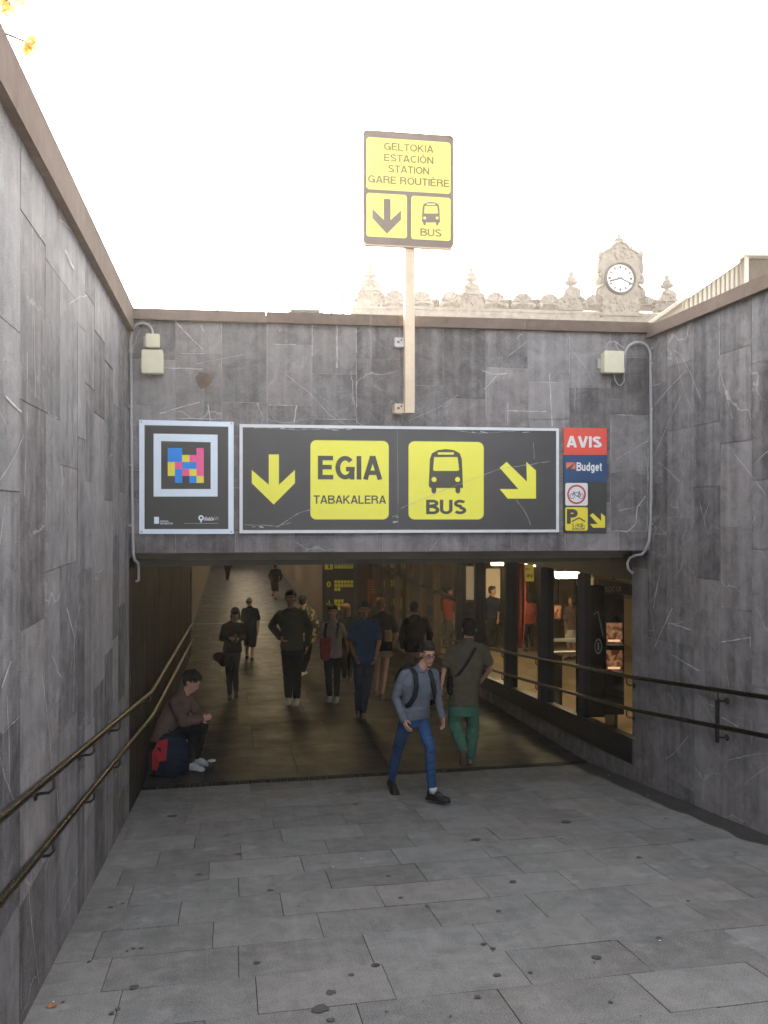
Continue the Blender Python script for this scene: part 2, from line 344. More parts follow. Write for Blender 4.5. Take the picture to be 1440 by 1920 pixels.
# ---------------------------------------------------------------- frames of the place
VL, VR = -.945, 4.28
PLc = Vector((-2.404, 7.98, 0)); PRc = Vector((2.756, 8.60, 0))
PLc = PLc - (PRc-PLc).normalized()*((PLc.dot(RT)-VL)/(PRc-PLc).normalized().dot(RT))
FXv = (PRc-PLc).normalized(); FL = (PRc-PLc).length
FAC = Frame(PLc, FXv, UP, Vector((FXv.y, -FXv.x, 0)))
LW = Frame(UV(0, VL), D, UP, RT)                 # a = distance along, out = towards the ramp
RW = Frame(UV(0, VR), D, UP, -RT)
ulc = PLc.dot(D); urc = PRc.dot(D)
TOP = 1.93
def slabs(mb, F, a0, a1, bot, top, cw, hmin, hmax, o=0., depth=.03, gap=.005, jitter=.003, mi=0, mj=1, cwv=.0, pale=0.):
    """vertical columns of cladding slabs with random joints; bot is a function of a"""
    a = a0; 
    while a < a1-1e-4:
        w = min(cw*(1+random.uniform(-cwv, cwv)), a1-a)
        if a1-a-w < cw*.3: w = a1-a
        b = top; zb = min(bot(a), bot(a+w)); first = True
        while b > zb:
            h = random.uniform(hmin, hmax)*(random.uniform(.3, 1) if first else 1); first = False
            b2 = b-h
            if b2 < zb+.15: b2 = zb
            j = random.uniform(-jitter, jitter); tl = [random.uniform(-.0012, .0012) for _ in range(4)]
            g = gap/2
            pl = [(a+g, b2+g), (a+w-g, b2+g), (a+w-g, b-g), (a+g, b-g)]
            flip = F.X.cross(F.Z).dot(F.N) < 0
            vs = [F.pt(x, y, o+j+q) for (x, y), q in zip(pl, tl)]+[F.pt(x, y, o-depth) for x, y in pl]
            fs = [(0, 1, 2, 3), (4, 5, 1, 0), (5, 6, 2, 1), (6, 7, 3, 2), (7, 4, 0, 3)]
            if F.X.cross(F.Z).dot(F.N) > 0: pass
            else: fs = [f[::-1] for f in fs]
            mb.add(vs, fs, mi, random.random(), pl+pl)
            if pale and random.random() < pale:                     # lime lines along some joints
                f0 = random.uniform(0, .5); f1 = random.uniform(f0+.2, 1)
                if random.random() < .5: crack(mb, F, [(a, b2+(b-b2)*f0), (a, b2+(b-b2)*f1)], .0045, o+.005, 2, .04)
                else: crack(mb, F, [(a+w*f0*.6, b2), (a+w*f1, b2)], .0045, o+.005, 2, .04)
            b = b2
        a += w
def backing(mb, F, a0, a1, b0a, b0b, top, o, thick, mi=1):
    mb.prism(F, [(a0, b0a), (a1, b0b), (a1, top), (a0, top)], o-thick, o, mi)
def crack(mb, F, pts, w=.003, o=.006, mi=2, seg=.05):
    """thin jagged pale vein lying on the slabs"""
    q = []
    for (x0, y0), (x1, y1) in zip(pts[:-1], pts[1:]):
        L = math.hypot(x1-x0, y1-y0); n = max(1, int(L/seg))
        for i in range(n):
            f = i/n; q.append((x0+(x1-x0)*f+random.uniform(-1, 1)*seg*.07, y0+(y1-y0)*f+random.uniform(-1, 1)*seg*.07))
    q.append(pts[-1])
    for (x0, y0), (x1, y1) in zip(q[:-1], q[1:]):
        L = math.hypot(x1-x0, y1-y0) or 1; ww = w*random.uniform(.4, 1.3); nx, ny = -(y1-y0)/L*ww/2, (x1-x0)/L*ww/2
        vs = [F.pt(x0-nx, y0-ny, o), F.pt(x1-nx, y1-ny, o), F.pt(x1+nx, y1+ny, o), F.pt(x0+nx, y0+ny, o)]
        f = (0, 1, 2, 3) if F.X.cross(F.Z).dot(F.N) > 0 else (3, 2, 1, 0)
        mb.add(vs, [f], mi)
def rcracks(mb, F, a0, a1, b0, b1, n, w=.003, steep=1.):
    for _ in range(n):
        a = random.uniform(a0, a1); b = random.uniform(b0, b1); an = random.choice([R(50), R(65), R(-60), R(20), R(90), R(-35)])+random.uniform(-.3, .3)
        L = random.uniform(.15, .9); k = 2 if random.random() < .6 else 3; pts = [(a, b)]
        for i in range(k):
            an += random.uniform(-.2, .2); pts.append((pts[-1][0]+math.cos(an)*L/k, pts[-1][1]+math.sin(an)*L/k*steep))
        crack(mb, F, [(min(max(x, a0), a1), min(max(y, b0), b1)) for x, y in pts], w)
# ---------------------------------------------------------------- setting: ground, ramp, floors
U0 = -20.
g = MB(); G = Frame((0, 0, .84), RT, D, UP)
for (x0, x1, y0, y1) in ((-130, VL-.3, -90, 170), (VR+.3, 130, -90, 170), (VL-.3, VR+.3, 8.7, 170), (VL-.3, VR+.3, -90, U0-1.0)):
    g.add([G.pt(x0, y0), G.pt(x1, y0), G.pt(x1, y1), G.pt(x0, y1)], [(0, 1, 2, 3)], 0, .5, [(x0, y0), (x1, y0), (x1, y1), (x0, y1)])
obj('ground', g, M['plaza'], kind='structure')
def paving(mb, u0, u1, v0, v1, row, wid, jit=.0028, gap=.0042, zadd=0., mi=0):
    u = u0; k = 0
    while u < u1-1e-4:
        r = min(row, u1-u); v = v0-random.uniform(0, wid)
        while v < v1:
            w = wid*random.uniform(.93, 1.07); a, b = max(v, v0)+gap/2, min(v+w, v1)-gap/2
            if b-a > .02:
                tn = random.random(); tl = [random.uniform(-jit, jit) for _ in range(4)]; j = random.uniform(-jit, jit)*.4
                e = gap/2; cs = [(u+e, a), (u+e, b), (u+r-e, b), (u+r-e, a)]
                vs = [UV(cu, cv, zf(cu)+zadd+j+q) for (cu, cv), q in zip(cs, tl)]; lo = [p-Vector((0, 0, .04)) for p in vs]
                mb.add(vs+lo, [(0, 1, 2, 3)[::1], (4, 5, 1, 0), (5, 6, 2, 1), (6, 7, 3, 2), (7, 4, 0, 3)], mi, tn, [(cv, cu) for cu, cv in cs]*2)
            v += w
        u += r; k += 1
rp = MB()
paving(rp, U0, UD-.09, VL, VR, .42, .67)
rp.add([UV(U0, VL-.1, zf(U0)-.02), UV(U0, VR+.1, zf(U0)-.02), UV(UD-.09, VR+.1, zf(UD)-.012), UV(UD-.09, VL-.1, zf(UD)-.012)], [(0, 1, 2, 3)], 1)
def spot(mb, px, py, r, mi=2, h=.0045, squash=1.):
    t = tfloor(px, py); p = P(px, py, t); u, v = p.dot(D), p.dot(RT)
    n = 11; pts = []
    for k in range(n):
        a = 2*math.pi*k/n; rr = r*random.uniform(.72, 1.15); uu, vv = u+rr*math.sin(a)*squash, v+rr*math.cos(a); pts.append(UV(uu, vv, zf(uu)+h))
    mb.add(pts, [tuple(range(n))], mi)
for s_ in [(323, 1531, .055), (1062, 1541, .05), (892, 1575, .045), (447, 1602, .03), (425, 1567, .022), (372, 1641, .026), (961, 1654, .03), (507, 1670, .026), (728, 1643, .02), (751, 1684, .018), (207, 1702, .02),
           (481, 1806, .022), (251, 1852, .025), (620, 1862, .03), (601, 1892, .045), (620, 1914, .02), (659, 1829, .018), (703, 1811, .026), (932, 1829, .02), (1119, 1796, .028), (994, 1824, .014), (907, 1771, .018), (924, 1779, .016),
           (1296, 1575, .03), (1198, 1608, .02), (1052, 1573, .016), (168, 1804, .014), (265, 1779, .013), (250, 1779, .013), (238, 1784, .01), (209, 1901, .014), (221, 1893, .014), (1248, 1536, .022), (666, 1509, .03), (895, 1870, .018), (1235, 1760, .02),
           (1396, 1560, .02), (565, 1546, .018), (350, 1470+40, .02), (1145, 1880, .014), (800, 1700, .012), (935, 1709, .02), (1380, 1600, .015), (705, 1812, .02), (118, 1880, .012), (230, 1695, .012), (560, 1700, .01), (1290, 1690, .013)]:
    spot(rp, s_[0], s_[1], s_[2])
for _ in range(60):
    spot(rp, random.uniform(150, 1430), random.uniform(1500, 1910), random.uniform(.003, .008))
for s_ in [(100, 1880, .006), (625, 1627, .008), (677, 1611, .008), (1237, 1765, .009), (1141, 1455, .012), (1215, 1492, .01), (355, 1473, .009)]: spot(rp, s_[0], s_[1], s_[2], 3, .006)
# damp dirty strip along the foot of the right wall
pts = []; ns = 44
for i in range(ns+1):
    u = 5.6+(UD-.1-5.6)*i/ns; wv = .04+.30*min(1, (u-5.55)*2.2)*(.75+.5*noise.noise(Vector((u*2.3, 3, 0)))); pts.append((u, max(.03, wv)))
for (ua, wa), (ub, wb) in zip(pts[:-1], pts[1:]):
    rp.add([UV(ua, VR-wa, zf(ua)+.0046), UV(ua, VR-.01, zf(ua)+.0046), UV(ub, VR-.01, zf(ub)+.0046), UV(ub, VR-wb, zf(ub)+.0046)], [(0, 1, 2, 3)], 4)
obj('ramp_paving', rp, [M['pave'], M['pjoint'], M['gum'], M['signwhite'], M['wet']], kind='structure')
tf = MB()
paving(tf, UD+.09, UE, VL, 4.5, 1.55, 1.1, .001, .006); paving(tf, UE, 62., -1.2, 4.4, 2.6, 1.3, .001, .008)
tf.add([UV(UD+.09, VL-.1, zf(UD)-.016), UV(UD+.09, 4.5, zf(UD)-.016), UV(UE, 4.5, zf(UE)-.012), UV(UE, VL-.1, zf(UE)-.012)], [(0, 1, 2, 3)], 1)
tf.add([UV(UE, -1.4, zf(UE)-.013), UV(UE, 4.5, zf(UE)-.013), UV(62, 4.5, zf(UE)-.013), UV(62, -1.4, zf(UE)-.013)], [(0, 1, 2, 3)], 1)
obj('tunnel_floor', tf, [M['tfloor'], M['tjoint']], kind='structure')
# bright metal strip set in the corridor floor
ms = MB(); st_ = Frame((0, 0, zf(UE)), RT, D, UP)
ms.box(st_, -1.1, 4.2, 27.0, 27.07, .002, .006); obj('floor_strip', ms, M['galv'], kind='structure')
# drainage channel
dr = empty('drain_grating', UV(UD, 1.7, zf(UD)), 'black slotted drain grating across the mouth of the underpass', 'drain')
m = MB(); DF = Frame((0, 0, zf(UD)), RT, D, UP)
m.box(DF, VL+.01, VR-.0, UD-.088, UD-.07, -.05, -.002); m.box(DF, VL+.01, VR-.0, UD+.07, UD+.088, -.05, -.002); m.box(DF, VL, VR, UD-.09, UD+.09, -.08, -.045)
obj('frame', m, M['iron'], dr)
m = MB(); a = VL+.03
while a < VR-.03: m.box(DF, a, a+.018, UD-.07, UD+.07, -.03, -.004); a += .036
obj('grate', m, M['iron'], dr)
# ---------------------------------------------------------------- walls
def wall_root(name, loc, label): return empty(name, loc, label, 'wall')
w = wall_root('retaining_wall', UV(2, VL, zf(2)), 'tall stone clad retaining wall with two handrails on the left of the ramp')
m = MB(); m.box(LW, ulc+.001, ulc+.4, -3.6, 1.80, -.35, -.02, 1); slabs(m, LW, U0, ulc-.002, lambda a: zf(a)-.05, 1.76, .44, .5, 1.25, cwv=.35, pale=.25); backing(m, LW, U0, ulc, zf(U0)-.3, zf(ulc)-.3, 1.76, -.006, .3)
rcracks(m, LW, 2.2, ulc, zf(4), 1.7, 34, .005, 1.3)
for pts in ([(8, 745), (38, 772)], [(120, 468), (137, 505), (128, 490)], [(123, 1140), (138, 1195), (135, 1335)], [(0, 1290), (18, 1240)], [(232, 1105), (236, 1150), (244, 1290)], [(105, 1480), (108, 1560)]):
    crack(m, LW, [LW.pix(*p) for p in pts], .012, .007)
obj('cladding', m, [M['clad'], M['joint'], M['crack']], w)
m = MB(); a = U0
while a < ulc-.07:
    b = min(a+1.7, ulc-.06); m.box(LW, a+.002, b-.002, 1.72, 1.95, -.36, .05, 0, random.random()); a = b
obj('coping', m, M['coping'], w)
w = wall_root('retaining_wall', UV(2, VR, zf(2)), 'stone clad retaining wall with wet foot and handrails on the right of the ramp')
UR1 = 8.0 if False else None
ure = (lambda x: VR/((x-CX)/FPX*math.cos(ALPHA)+math.sin(ALPHA)))(1185)
ue_r = P(1185, 1000, ure).dot(D)
m = MB(); slabs(m, RW, U0, ue_r, lambda a: zf(a)-.05, 1.80, .44, .5, 1.25, cwv=.3, pale=.15); backing(m, RW, U0, ue_r, zf(U0)-.3, zf(ue_r)-.3, 1.80, -.006, .3)
rcracks(m, RW, 4.5, urc, zf(6), 1.6, 26, .005)
for pts in ([(1225, 1222), (1238, 1190), (1262, 1140)], [(1262, 1170), (1300, 1182)], [(1350, 1205), (1408, 1195), (1408, 1213)], [(1262, 1228), (1312, 1258)], [(1240, 1060), (1226, 1140)], [(1355, 1345), (1385, 1362)]):
    crack(m, RW, [RW.pix(*p) for p in pts], .009, .007)
obj('cladding', m, [M['clad'], M['joint'], M['crack']], w)
m = MB(); a = U0
while a < urc-.05:
    b = min(a+1.7, urc-.0); m.box(RW, a+.002, b-.002, 1.79, 1.905, -.36, .06, 0, random.random()); a = b
obj('coping', m, M['coping'], w)
# facade over the opening
w = wall_root('portal_wall', FAC.pt(FL/2, -.39), 'stone clad wall across the top of the underpass mouth carrying the signs')
ZB = -.395
m = MB(); slabs(m, FAC, 0.0, FL, lambda a: ZB+.2, 1.84, .437, .35, .85, pale=.55)
a = 0.
while a < FL-.01:
    b = min(a+.437*random.choice([1, 1, 1.3]), FL); m.add([FAC.pt(x, y, o) for x, y, o in ((a+.002, ZB, .001), (b-.002, ZB, .001), (b-.002, ZB+.195, .002), (a+.002, ZB+.195, .002), (a+.002, ZB, -.03), (b-.002, ZB, -.03))], [(0, 1, 2, 3), (4, 5, 1, 0)], 0, random.random(), [(a, ZB), (b, ZB), (b, ZB+.195), (a, ZB+.195), (a, ZB), (b, ZB)]); a = b
backing(m, FAC, -.3, FL+.3, ZB, ZB, 1.84, -.006, .34)
rcracks(m, FAC, .05, FL-.05, .85, 1.8, 9, .0035)
rcracks(m, FAC, FL-.45, FL-.03, -.35, .8, 4, .004)
for pts in ([(377, 610), (382, 622)], [(390, 758), (396, 800), (400, 860)], [(905, 695), (925, 702), (950, 700)], [(930, 705), (908, 730)], [(952, 755), (952, 800)], [(952, 770), (1025, 772)], [(1030, 700), (1035, 800)], [(632, 610), (632, 690)], [(556, 760), (550, 800)], [(325, 600), (380, 655)], [(306, 690), (380, 692)], [(300, 775), (375, 754)], [(1150, 995), (1175, 997), (1190, 985), (1195, 950), (1210, 930)]):
    crack(m, FAC, [FAC.pix(*p) for p in pts], .009, .007)
st1 = [FAC.pix(382+18*math.cos(k*.7)*random.uniform(.6, 1), 714+20*math.sin(k*.7)*random.uniform(.6, 1), .006) for k in range(9)]
m.add([FAC.pt(x, y, .0062) for x, y in st1[::-1]], [tuple(range(9))], 3)
obj('cladding', m, [M['clad'], M['joint'], M['crack'], M['rust']], w)
m = MB(); a = 0.
while a < FL-.02:
    b = min(a+1.3, FL-.0); m.box(FAC, a+.002-(.3 if a == 0 else 0), b-.002+(.3 if b == FL else 0), 1.84, 1.945, -.38, .06, 0, random.random()); a = b
obj('coping', m, M['coping'], w)
m = MB(); m.prism(Frame(FAC.pt(0, 0), -FAC.N, UP, FAC.X), [(.05, -.40), (.35, -.40), (.5, -.43), (.58, -.5), (.9, -.52), (.9, -.30), (.05, -.30)], -.1, FL+.1)
obj('lintel', m, M['beam'], w)
# tunnel interior
CE = -.56
tw = wall_root('tunnel_wall', UV(14, VL, -3.2), 'dark brown stone wall inside the underpass behind the seated man')
LWi = Frame(UV(0, VL-.004), D, UP, RT)
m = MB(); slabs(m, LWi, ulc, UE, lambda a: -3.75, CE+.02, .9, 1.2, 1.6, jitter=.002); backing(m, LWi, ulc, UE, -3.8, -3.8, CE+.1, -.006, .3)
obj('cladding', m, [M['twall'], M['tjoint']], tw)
m = MB(); m.box(LW, UE-.12, UE+.06, -3.7, CE, -.3, .035); obj('pilaster', m, M['concrete'], tw)
cw = wall_root('corridor_wall', UV(40, -1.14, -3.6), 'tan wall on the left of the far lit corridor')
LWc = Frame(UV(0, -1.14), D, UP, RT); m = MB(); slabs(m, LWc, UE, 61., lambda a: -3.62, CE, 1.2, 3.2, 3.3, jitter=.001); backing(m, LWc, UE, 61., -3.8, -3.8, CE+.1, -.006, .3)
M['corr'] = pm('corridor_plaster', (.22, .165, .11), .6, 0, .15, 2)
obj('cladding', m, [M['corr'], M['tjoint']], cw)
m = MB(); m.box(LWc, UE+.1, 61., -3.6, -3.45, 0.003, .03); obj('skirting', m, M['steel'], cw)
RWc = Frame(UV(0, 3.0), D, UP, -RT); cw = wall_root('corridor_wall', UV(45, 3.0, -3.6), 'tan wall with dark skirting on the right of the far lit corridor')
m = MB(); slabs(m, RWc, 26.3, 61., lambda a: -3.62, CE, 1.2, 3.2, 3.3, jitter=.001); backing(m, RWc, 26.3, 61., -3.8, -3.8, CE+.1, -.006, .3)
obj('cladding', m, [M['corr'], M['tjoint']], cw)
m = MB(); m.box(RWc, 26.35, 61., -3.6, -3.42, 0.003, .03); obj('skirting', m, M['steel'], cw)
EW = Frame(UV(61, 0), RT, UP, -D); cw = wall_root('end_wall', UV(61, 1, -3.6), 'plain wall closing the far end of the corridor'); m = MB(); m.box(EW, -1.5, 3.5, -3.8, CE, -.2, 0); obj('plaster', m, M['corr'], cw)
# end wall of the near hall with the directory board
BW = Frame(UV(26.2, 0), RT, UP, -D)
cw = wall_root('end_wall', UV(26.2, 3.6, -3.6), 'brown panelled wall carrying the black directory board')
m = MB(); m.box(BW, 3.0, 4.5, -3.8, CE, -.25, 0); obj('panelling', m, M['wood'], cw)
m = MB(); m.box(BW, 2.98, 3.1, -3.6, CE, .0, .12); m.box(BW, 3.86, 3.98, -3.6, CE, .0, .1); obj('pilaster', m, M['concrete'], cw)
m = MB(); RF = Frame((0, 0, CE), RT, D, UP)
m.box(RF, VL-.3, 10.6, ulc+.55, UE+6, 0, .25); m.box(RF, -1.5, 5, UE+6, 61.3, 0.0, .25); m.box(RF, 5., 10.6, UE+6, 31.3, 0., .25)
obj('ceiling', m, M['concrete'], kind='structure')
# ---------------------------------------------------------------- glazed wall of the bus hall on the right
GW = Frame(UV(0, VR), D, UP, -RT)
gw = empty('glazed_screen', UV(14, VR, -3.2), 'dark framed glass screen wall of the bus hall on the right of the underpass', 'glass wall')
def gb(a): return -2.47-.067*(a-8.4)                 # foot of the glass
gt = -.74
mulls = [(1085, .05), (1016, .12), (951, .12), (894, .10), (858, .12), (813, .04), (787, .06), (762, .06), (741, .06), (722, .06), (706, .05)]
ga = [ue_r]+[GW.pix(x, 1100)[0] for x, _ in mulls]+[26.1]
m = MB()
m.prism(GW, [(ue_r+.001, zf(ue_r)-.1), (26.1, zf(26)-.1), (26.1, gb(26.1)-.28), (ue_r+.001, gb(ue_r)-.28)], -.2, -.0); obj('plinth', m, M['clad'], gw)
m = MB(); m.prism(GW, [(ue_r+.002, gb(ue_r)-.279), (26.1, gb(26.1)-.279), (26.1, gb(26.1)), (ue_r+.002, gb(ue_r))], -.15, -.03); obj('sill', m, M['frame'], gw)
m = MB(); m.prism(GW, [(ue_r+.002, gt), (26.1, gt-.1), (26.1, CE+.1), (ue_r+.002, CE+.1)], -.2, .02); obj('header', m, M['frame'], gw)
for (x, wd), a in zip(mulls, ga[1:-1]):
    m = MB(); m.prism(GW, [(a-wd/2, gb(a)+.0), (a+wd/2, gb(a)), (a+wd/2, gt-.02), (a-wd/2, gt-.02)], -.15, .04 if wd > .08 else .01)
    obj('mullion', m, M['frame'] if x > 840 else M['wood'], gw)
for i, (a, b) in enumerate(zip(ga[:-1], ga[1:])):
    wa = mulls[i-1][1]/2 if i else 0; wb = mulls[i][1]/2 if i < len(mulls) else 0
    m = MB(); a2, b2 = a+wa, b-wb; m.prism(GW, [(a2, gb(a2)), (b2, gb(b2)), (b2, gt), (a2, gt)], -.075, -.065)
    obj('glass_pane', m, M['glass'], gw)
# transom on the far panes
m = MB(); m.prism(GW, [(ga[5], -1.75), (26.1, -1.6), (26.1, -1.53), (ga[5], -1.68)], -.1, -.02); obj('transom', m, M['frame'], gw)
# ---- hall behind the glass
hf = MB(); HFr = Frame((0, 0, -3.05), RT, D, UP)
HZ = -3.55
for i in range(5):
    for j in range(18):
        a0, b0 = VR+.2+i*1.25, 7.5+j*1.3; hf.box(Frame((0, 0, HZ), RT, D, UP), a0+.002, a0+1.248, b0+.002, b0+1.298, -.03, 0, 0, random.random())
hf.box(Frame((0, 0, HZ), RT, D, UP), VR+.02, VR+.2, 7.5, 30.9, -.04, -.003)
obj('hall_floor', hf, M['hallfloor'], kind='structure')
hw = wall_root('hall_wall', UV(18, 10.4, HZ), 'tan back wall of the lit bus hall seen through the glass')
m = MB(); m.box(Frame(UV(0, 10.4), D, UP, -RT), 7.3, 31., HZ-.1, CE+.05, -.2, 0); m.box(Frame(UV(30.8, 0), RT, UP, -D), VR+.3, 10.4, HZ-.1, CE+.05, -.2, 0); m.box(Frame(UV(7.5, 0), RT, UP, D), VR+.2, 10.5, HZ-.1, CE+.05, -.2, 0)
obj('plaster', m, M['hallwall'], hw)
m = MB()
for k in range(7): m.box(Frame(UV(0, 10.4), D, UP, -RT), 20.+k*1.3, 20.06+k*1.3, HZ, CE, .002, .03)
obj('panel_joint', m, M['wood'], hw)
def area(name, loc, e, sx, sy, col=(1, .74, .45)):
    l = bpy.data.lights.new(name, 'AREA'); l.energy = e; l.shape = 'RECTANGLE'; l.size = sx; l.size_y = sy; l.color = col
    o = bpy.data.objects.new(name, l); C.objects.link(o); o.location = loc; o.rotation_euler = (0, 0, -ALPHA*-1); return o
def lamp_at(px, py, t, L, label, e):
    p = P(px, py, t); r = empty('ceiling_lamp', p, label, 'lamp', 'lit ceiling lamps in the bus hall')
    F = Frame(p, RT, D, UP)
    m = MB(); m.box(F, -L/2-.03, L/2+.03, -.12, .12, .06, .11); m.box(F, -.02, .02, -.02, .02, .11, CE-p.z+.01); obj('housing', m, M['galv'], r)
    m = MB(); n = 10; prof = [(-.1, .06), (-.1, .0), (-.07, -.05), (.07, -.05), (.1, .0), (.1, .06)]
    m.prism(Frame(p, D, UP, RT), prof, -L/2, L/2); obj('diffuser', m, M['lamp'], r)
    area('hall_light', p-Vector((0, 0, .1)), e, L, .3)
lamp_at(1063, 1078, 13.5, .34, 'lit oblong lamp nearest the glass, between the two widest dark mullions', 5)
lamp_at(985, 1057, 16.5, .36, 'lit lamp above the yellow notice in the bus hall', 7)
lamp_at(934, 1056, 20., .3, 'small lit lamp furthest back in the bus hall', 7)
area('hall_light', UV(13, 7.5, CE-.1), 8, 1.5, .3)
# corridor and tunnel lamps hidden above the lintel line
def strip(u, v, e, label, L=1.4):
    p = UV(u, v, CE-.03); r = empty('ceiling_lamp', p, label, 'lamp', 'strip lamps on the underpass ceiling'); F = Frame(p, RT, D, UP)
    m = MB(); m.box(F, -L/2, L/2, -.08, .08, -.01, .03); obj('housing', m, M['galv'], r)
    m = MB(); m.box(F, -L/2+.02, L/2-.02, -.06, .06, -.04, -.011); obj('diffuser', m, M['lamp'], r)
    area('corridor_light', p-Vector((0, 0, .05)), e, L, .15, (1, .87, .72))
for i, u in enumerate((23.5, 30, 37, 45, 53)): strip(u, 1.0, (1.6, 3, 8, 9, 9)[i], ('strip lamp where the near tunnel meets the corridor', 'second strip lamp along the corridor ceiling', 'third strip lamp along the corridor ceiling', 'fourth strip lamp along the corridor ceiling', 'last strip lamp before the end of the corridor')[i])
strip(16, 2.2, .5, 'dim strip lamp on the ceiling of the near tunnel')
# ---- things in the hall
def flat(name, F, pixpoly, o, th, mat, root=None, **kw):
    m = MB(); m.prism(F, [F.pix(x, y, o) for x, y in pixpoly], o-th, o); return obj(name, m, mat, root, **kw)
def bx(x0, y0, x1, y1): return [(x0, y1), (x1, y1), (x1, y0), (x0, y0)]
def VF(t, ang=0.): # vertical frame facing the camera at depth t
    x = Vector((math.cos(ang), math.sin(ang), 0)); return Frame((0, t, 0), x, UP, Vector((x.y, -x.x, 0)))
f1 = VF(10.2, .1)
tt = empty('advertising_totem', P(1120, 1340, 10.2), 'black advertising column with a white ring and angled line behind the first glass pane', 'display stand')
m = MB(); m.prism(f1, [f1.pix(x, y) for x, y in bx(1092, 1100, 1134, 1345)], -.25, 0); obj('column', m, M['blackcloth'], tt)
m = MB(); c0 = f1.pix(1122, 1212, .01); 
def ring(mb, F, c, r0, r1, o, n=28, mi=0, ey=1.):
    vs = []
    for k in range(n): a = 2*math.pi*k/n; vs += [F.pt(c[0]+r0*math.cos(a), c[1]+r0*math.sin(a)*ey, o), F.pt(c[0]+r1*math.cos(a), c[1]+r1*math.sin(a)*ey, o)]
    fl = F.X.cross(F.Z).dot(F.N) > 0
    fs = [(2*k, 2*k+1, (2*k+3) % (2*n), (2*k+2) % (2*n)) for k in range(n)]
    mb.add(vs, fs if fl else [f[::-1] for f in fs], mi)
def disc(mb, F, c, r, o0, o1, n=28, mi=0): mb.prism(F, [(c[0]+r*math.cos(2*math.pi*k/n), c[1]+r*math.sin(2*math.pi*k/n)) for k in range(n)], o0, o1, mi)
ring(m, f1, c0, .037, .05, .006, ey=2.); m.box(f1, c0[0]-.012, c0[0]+.012, c0[1]-.05, c0[1]+.05, .002, .008)
def bar(mb, F, p, q, w, o0, o1, mi=0):
    L = math.hypot(q[0]-p[0], q[1]-p[1]) or 1; nx, ny = -(q[1]-p[1])/L*w/2, (q[0]-p[0])/L*w/2
    mb.prism(F, [(p[0]-nx, p[1]-ny), (q[0]-nx, q[1]-ny), (q[0]+nx, q[1]+ny), (p[0]+nx, p[1]+ny)], o0, o1, mi)
bar(m, f1, f1.pix(1113, 1153), f1.pix(1121, 1146), .012, .002, .008); bar(m, f1, f1.pix(1121, 1146), f1.pix(1131, 1196), .012, .002, .009)
obj('emblem', m, M['whitecloth'], tt)
f2 = VF(10.0, .15); vs_ = empty('picture_stand', P(1150, 1330, 10.), 'black stand with two lit orange food pictures beside the stone corner', 'display stand')
m = MB(); m.prism(f2, [f2.pix(x, y) for x, y in bx(1134, 1115, 1170, 1340)], -.3, 0); obj('cabinet', m, M['blackcloth'], vs_)
for y0 in (1168, 1219):
    m = MB(); m.prism(f2, [f2.pix(x, y) for x, y in bx(1137, y0, 1166, y0+38)], .002, .012); pc = obj('picture', m, M['food'], vs_)
    for k in range(1):
        m = MB(); m.prism(f2, [f2.pix(x, y) for x, y in bx(1139, y0+31, 1162, y0+35)], .0122, .0135)
        obj('price_strip', m, M['foodlit'], pc)
    m = MB(); m.prism(f2, [f2.pix(x, y) for x, y in bx(1137, y0+39, 1166, y0+41)], .002, .05); obj('ledge', m, M['signwhite'], vs_)
f3 = VF(11.3, .5); sg = empty('hanging_sign', P(1150, 1110, 11.3), 'long cream lightbox sign with dark lettering hanging in the bus hall', 'sign')
m = MB(); q = [(1113, 1112), (1200, 1126), (1200, 1092), (1113, 1083)]; m.prism(f3, [f3.pix(x, y) for x, y in q], -.1, 0); obj('box', m, M['hallwall'], sg)
m = MB(); q = [(1122, 1105), (1200, 1120), (1200, 1098), (1122, 1086)]; m.prism(f3, [f3.pix(x, y) for x, y in q], .001, .004); obj('panel', m, M['steel'], sg)
def arc(cx, cy, rx, ry, a0, a1, n=12): return [(cx+rx*math.cos(R(a0+(a1-a0)*k/n)), cy+ry*math.sin(R(a0+(a1-a0)*k/n))) for k in range(n+1)]
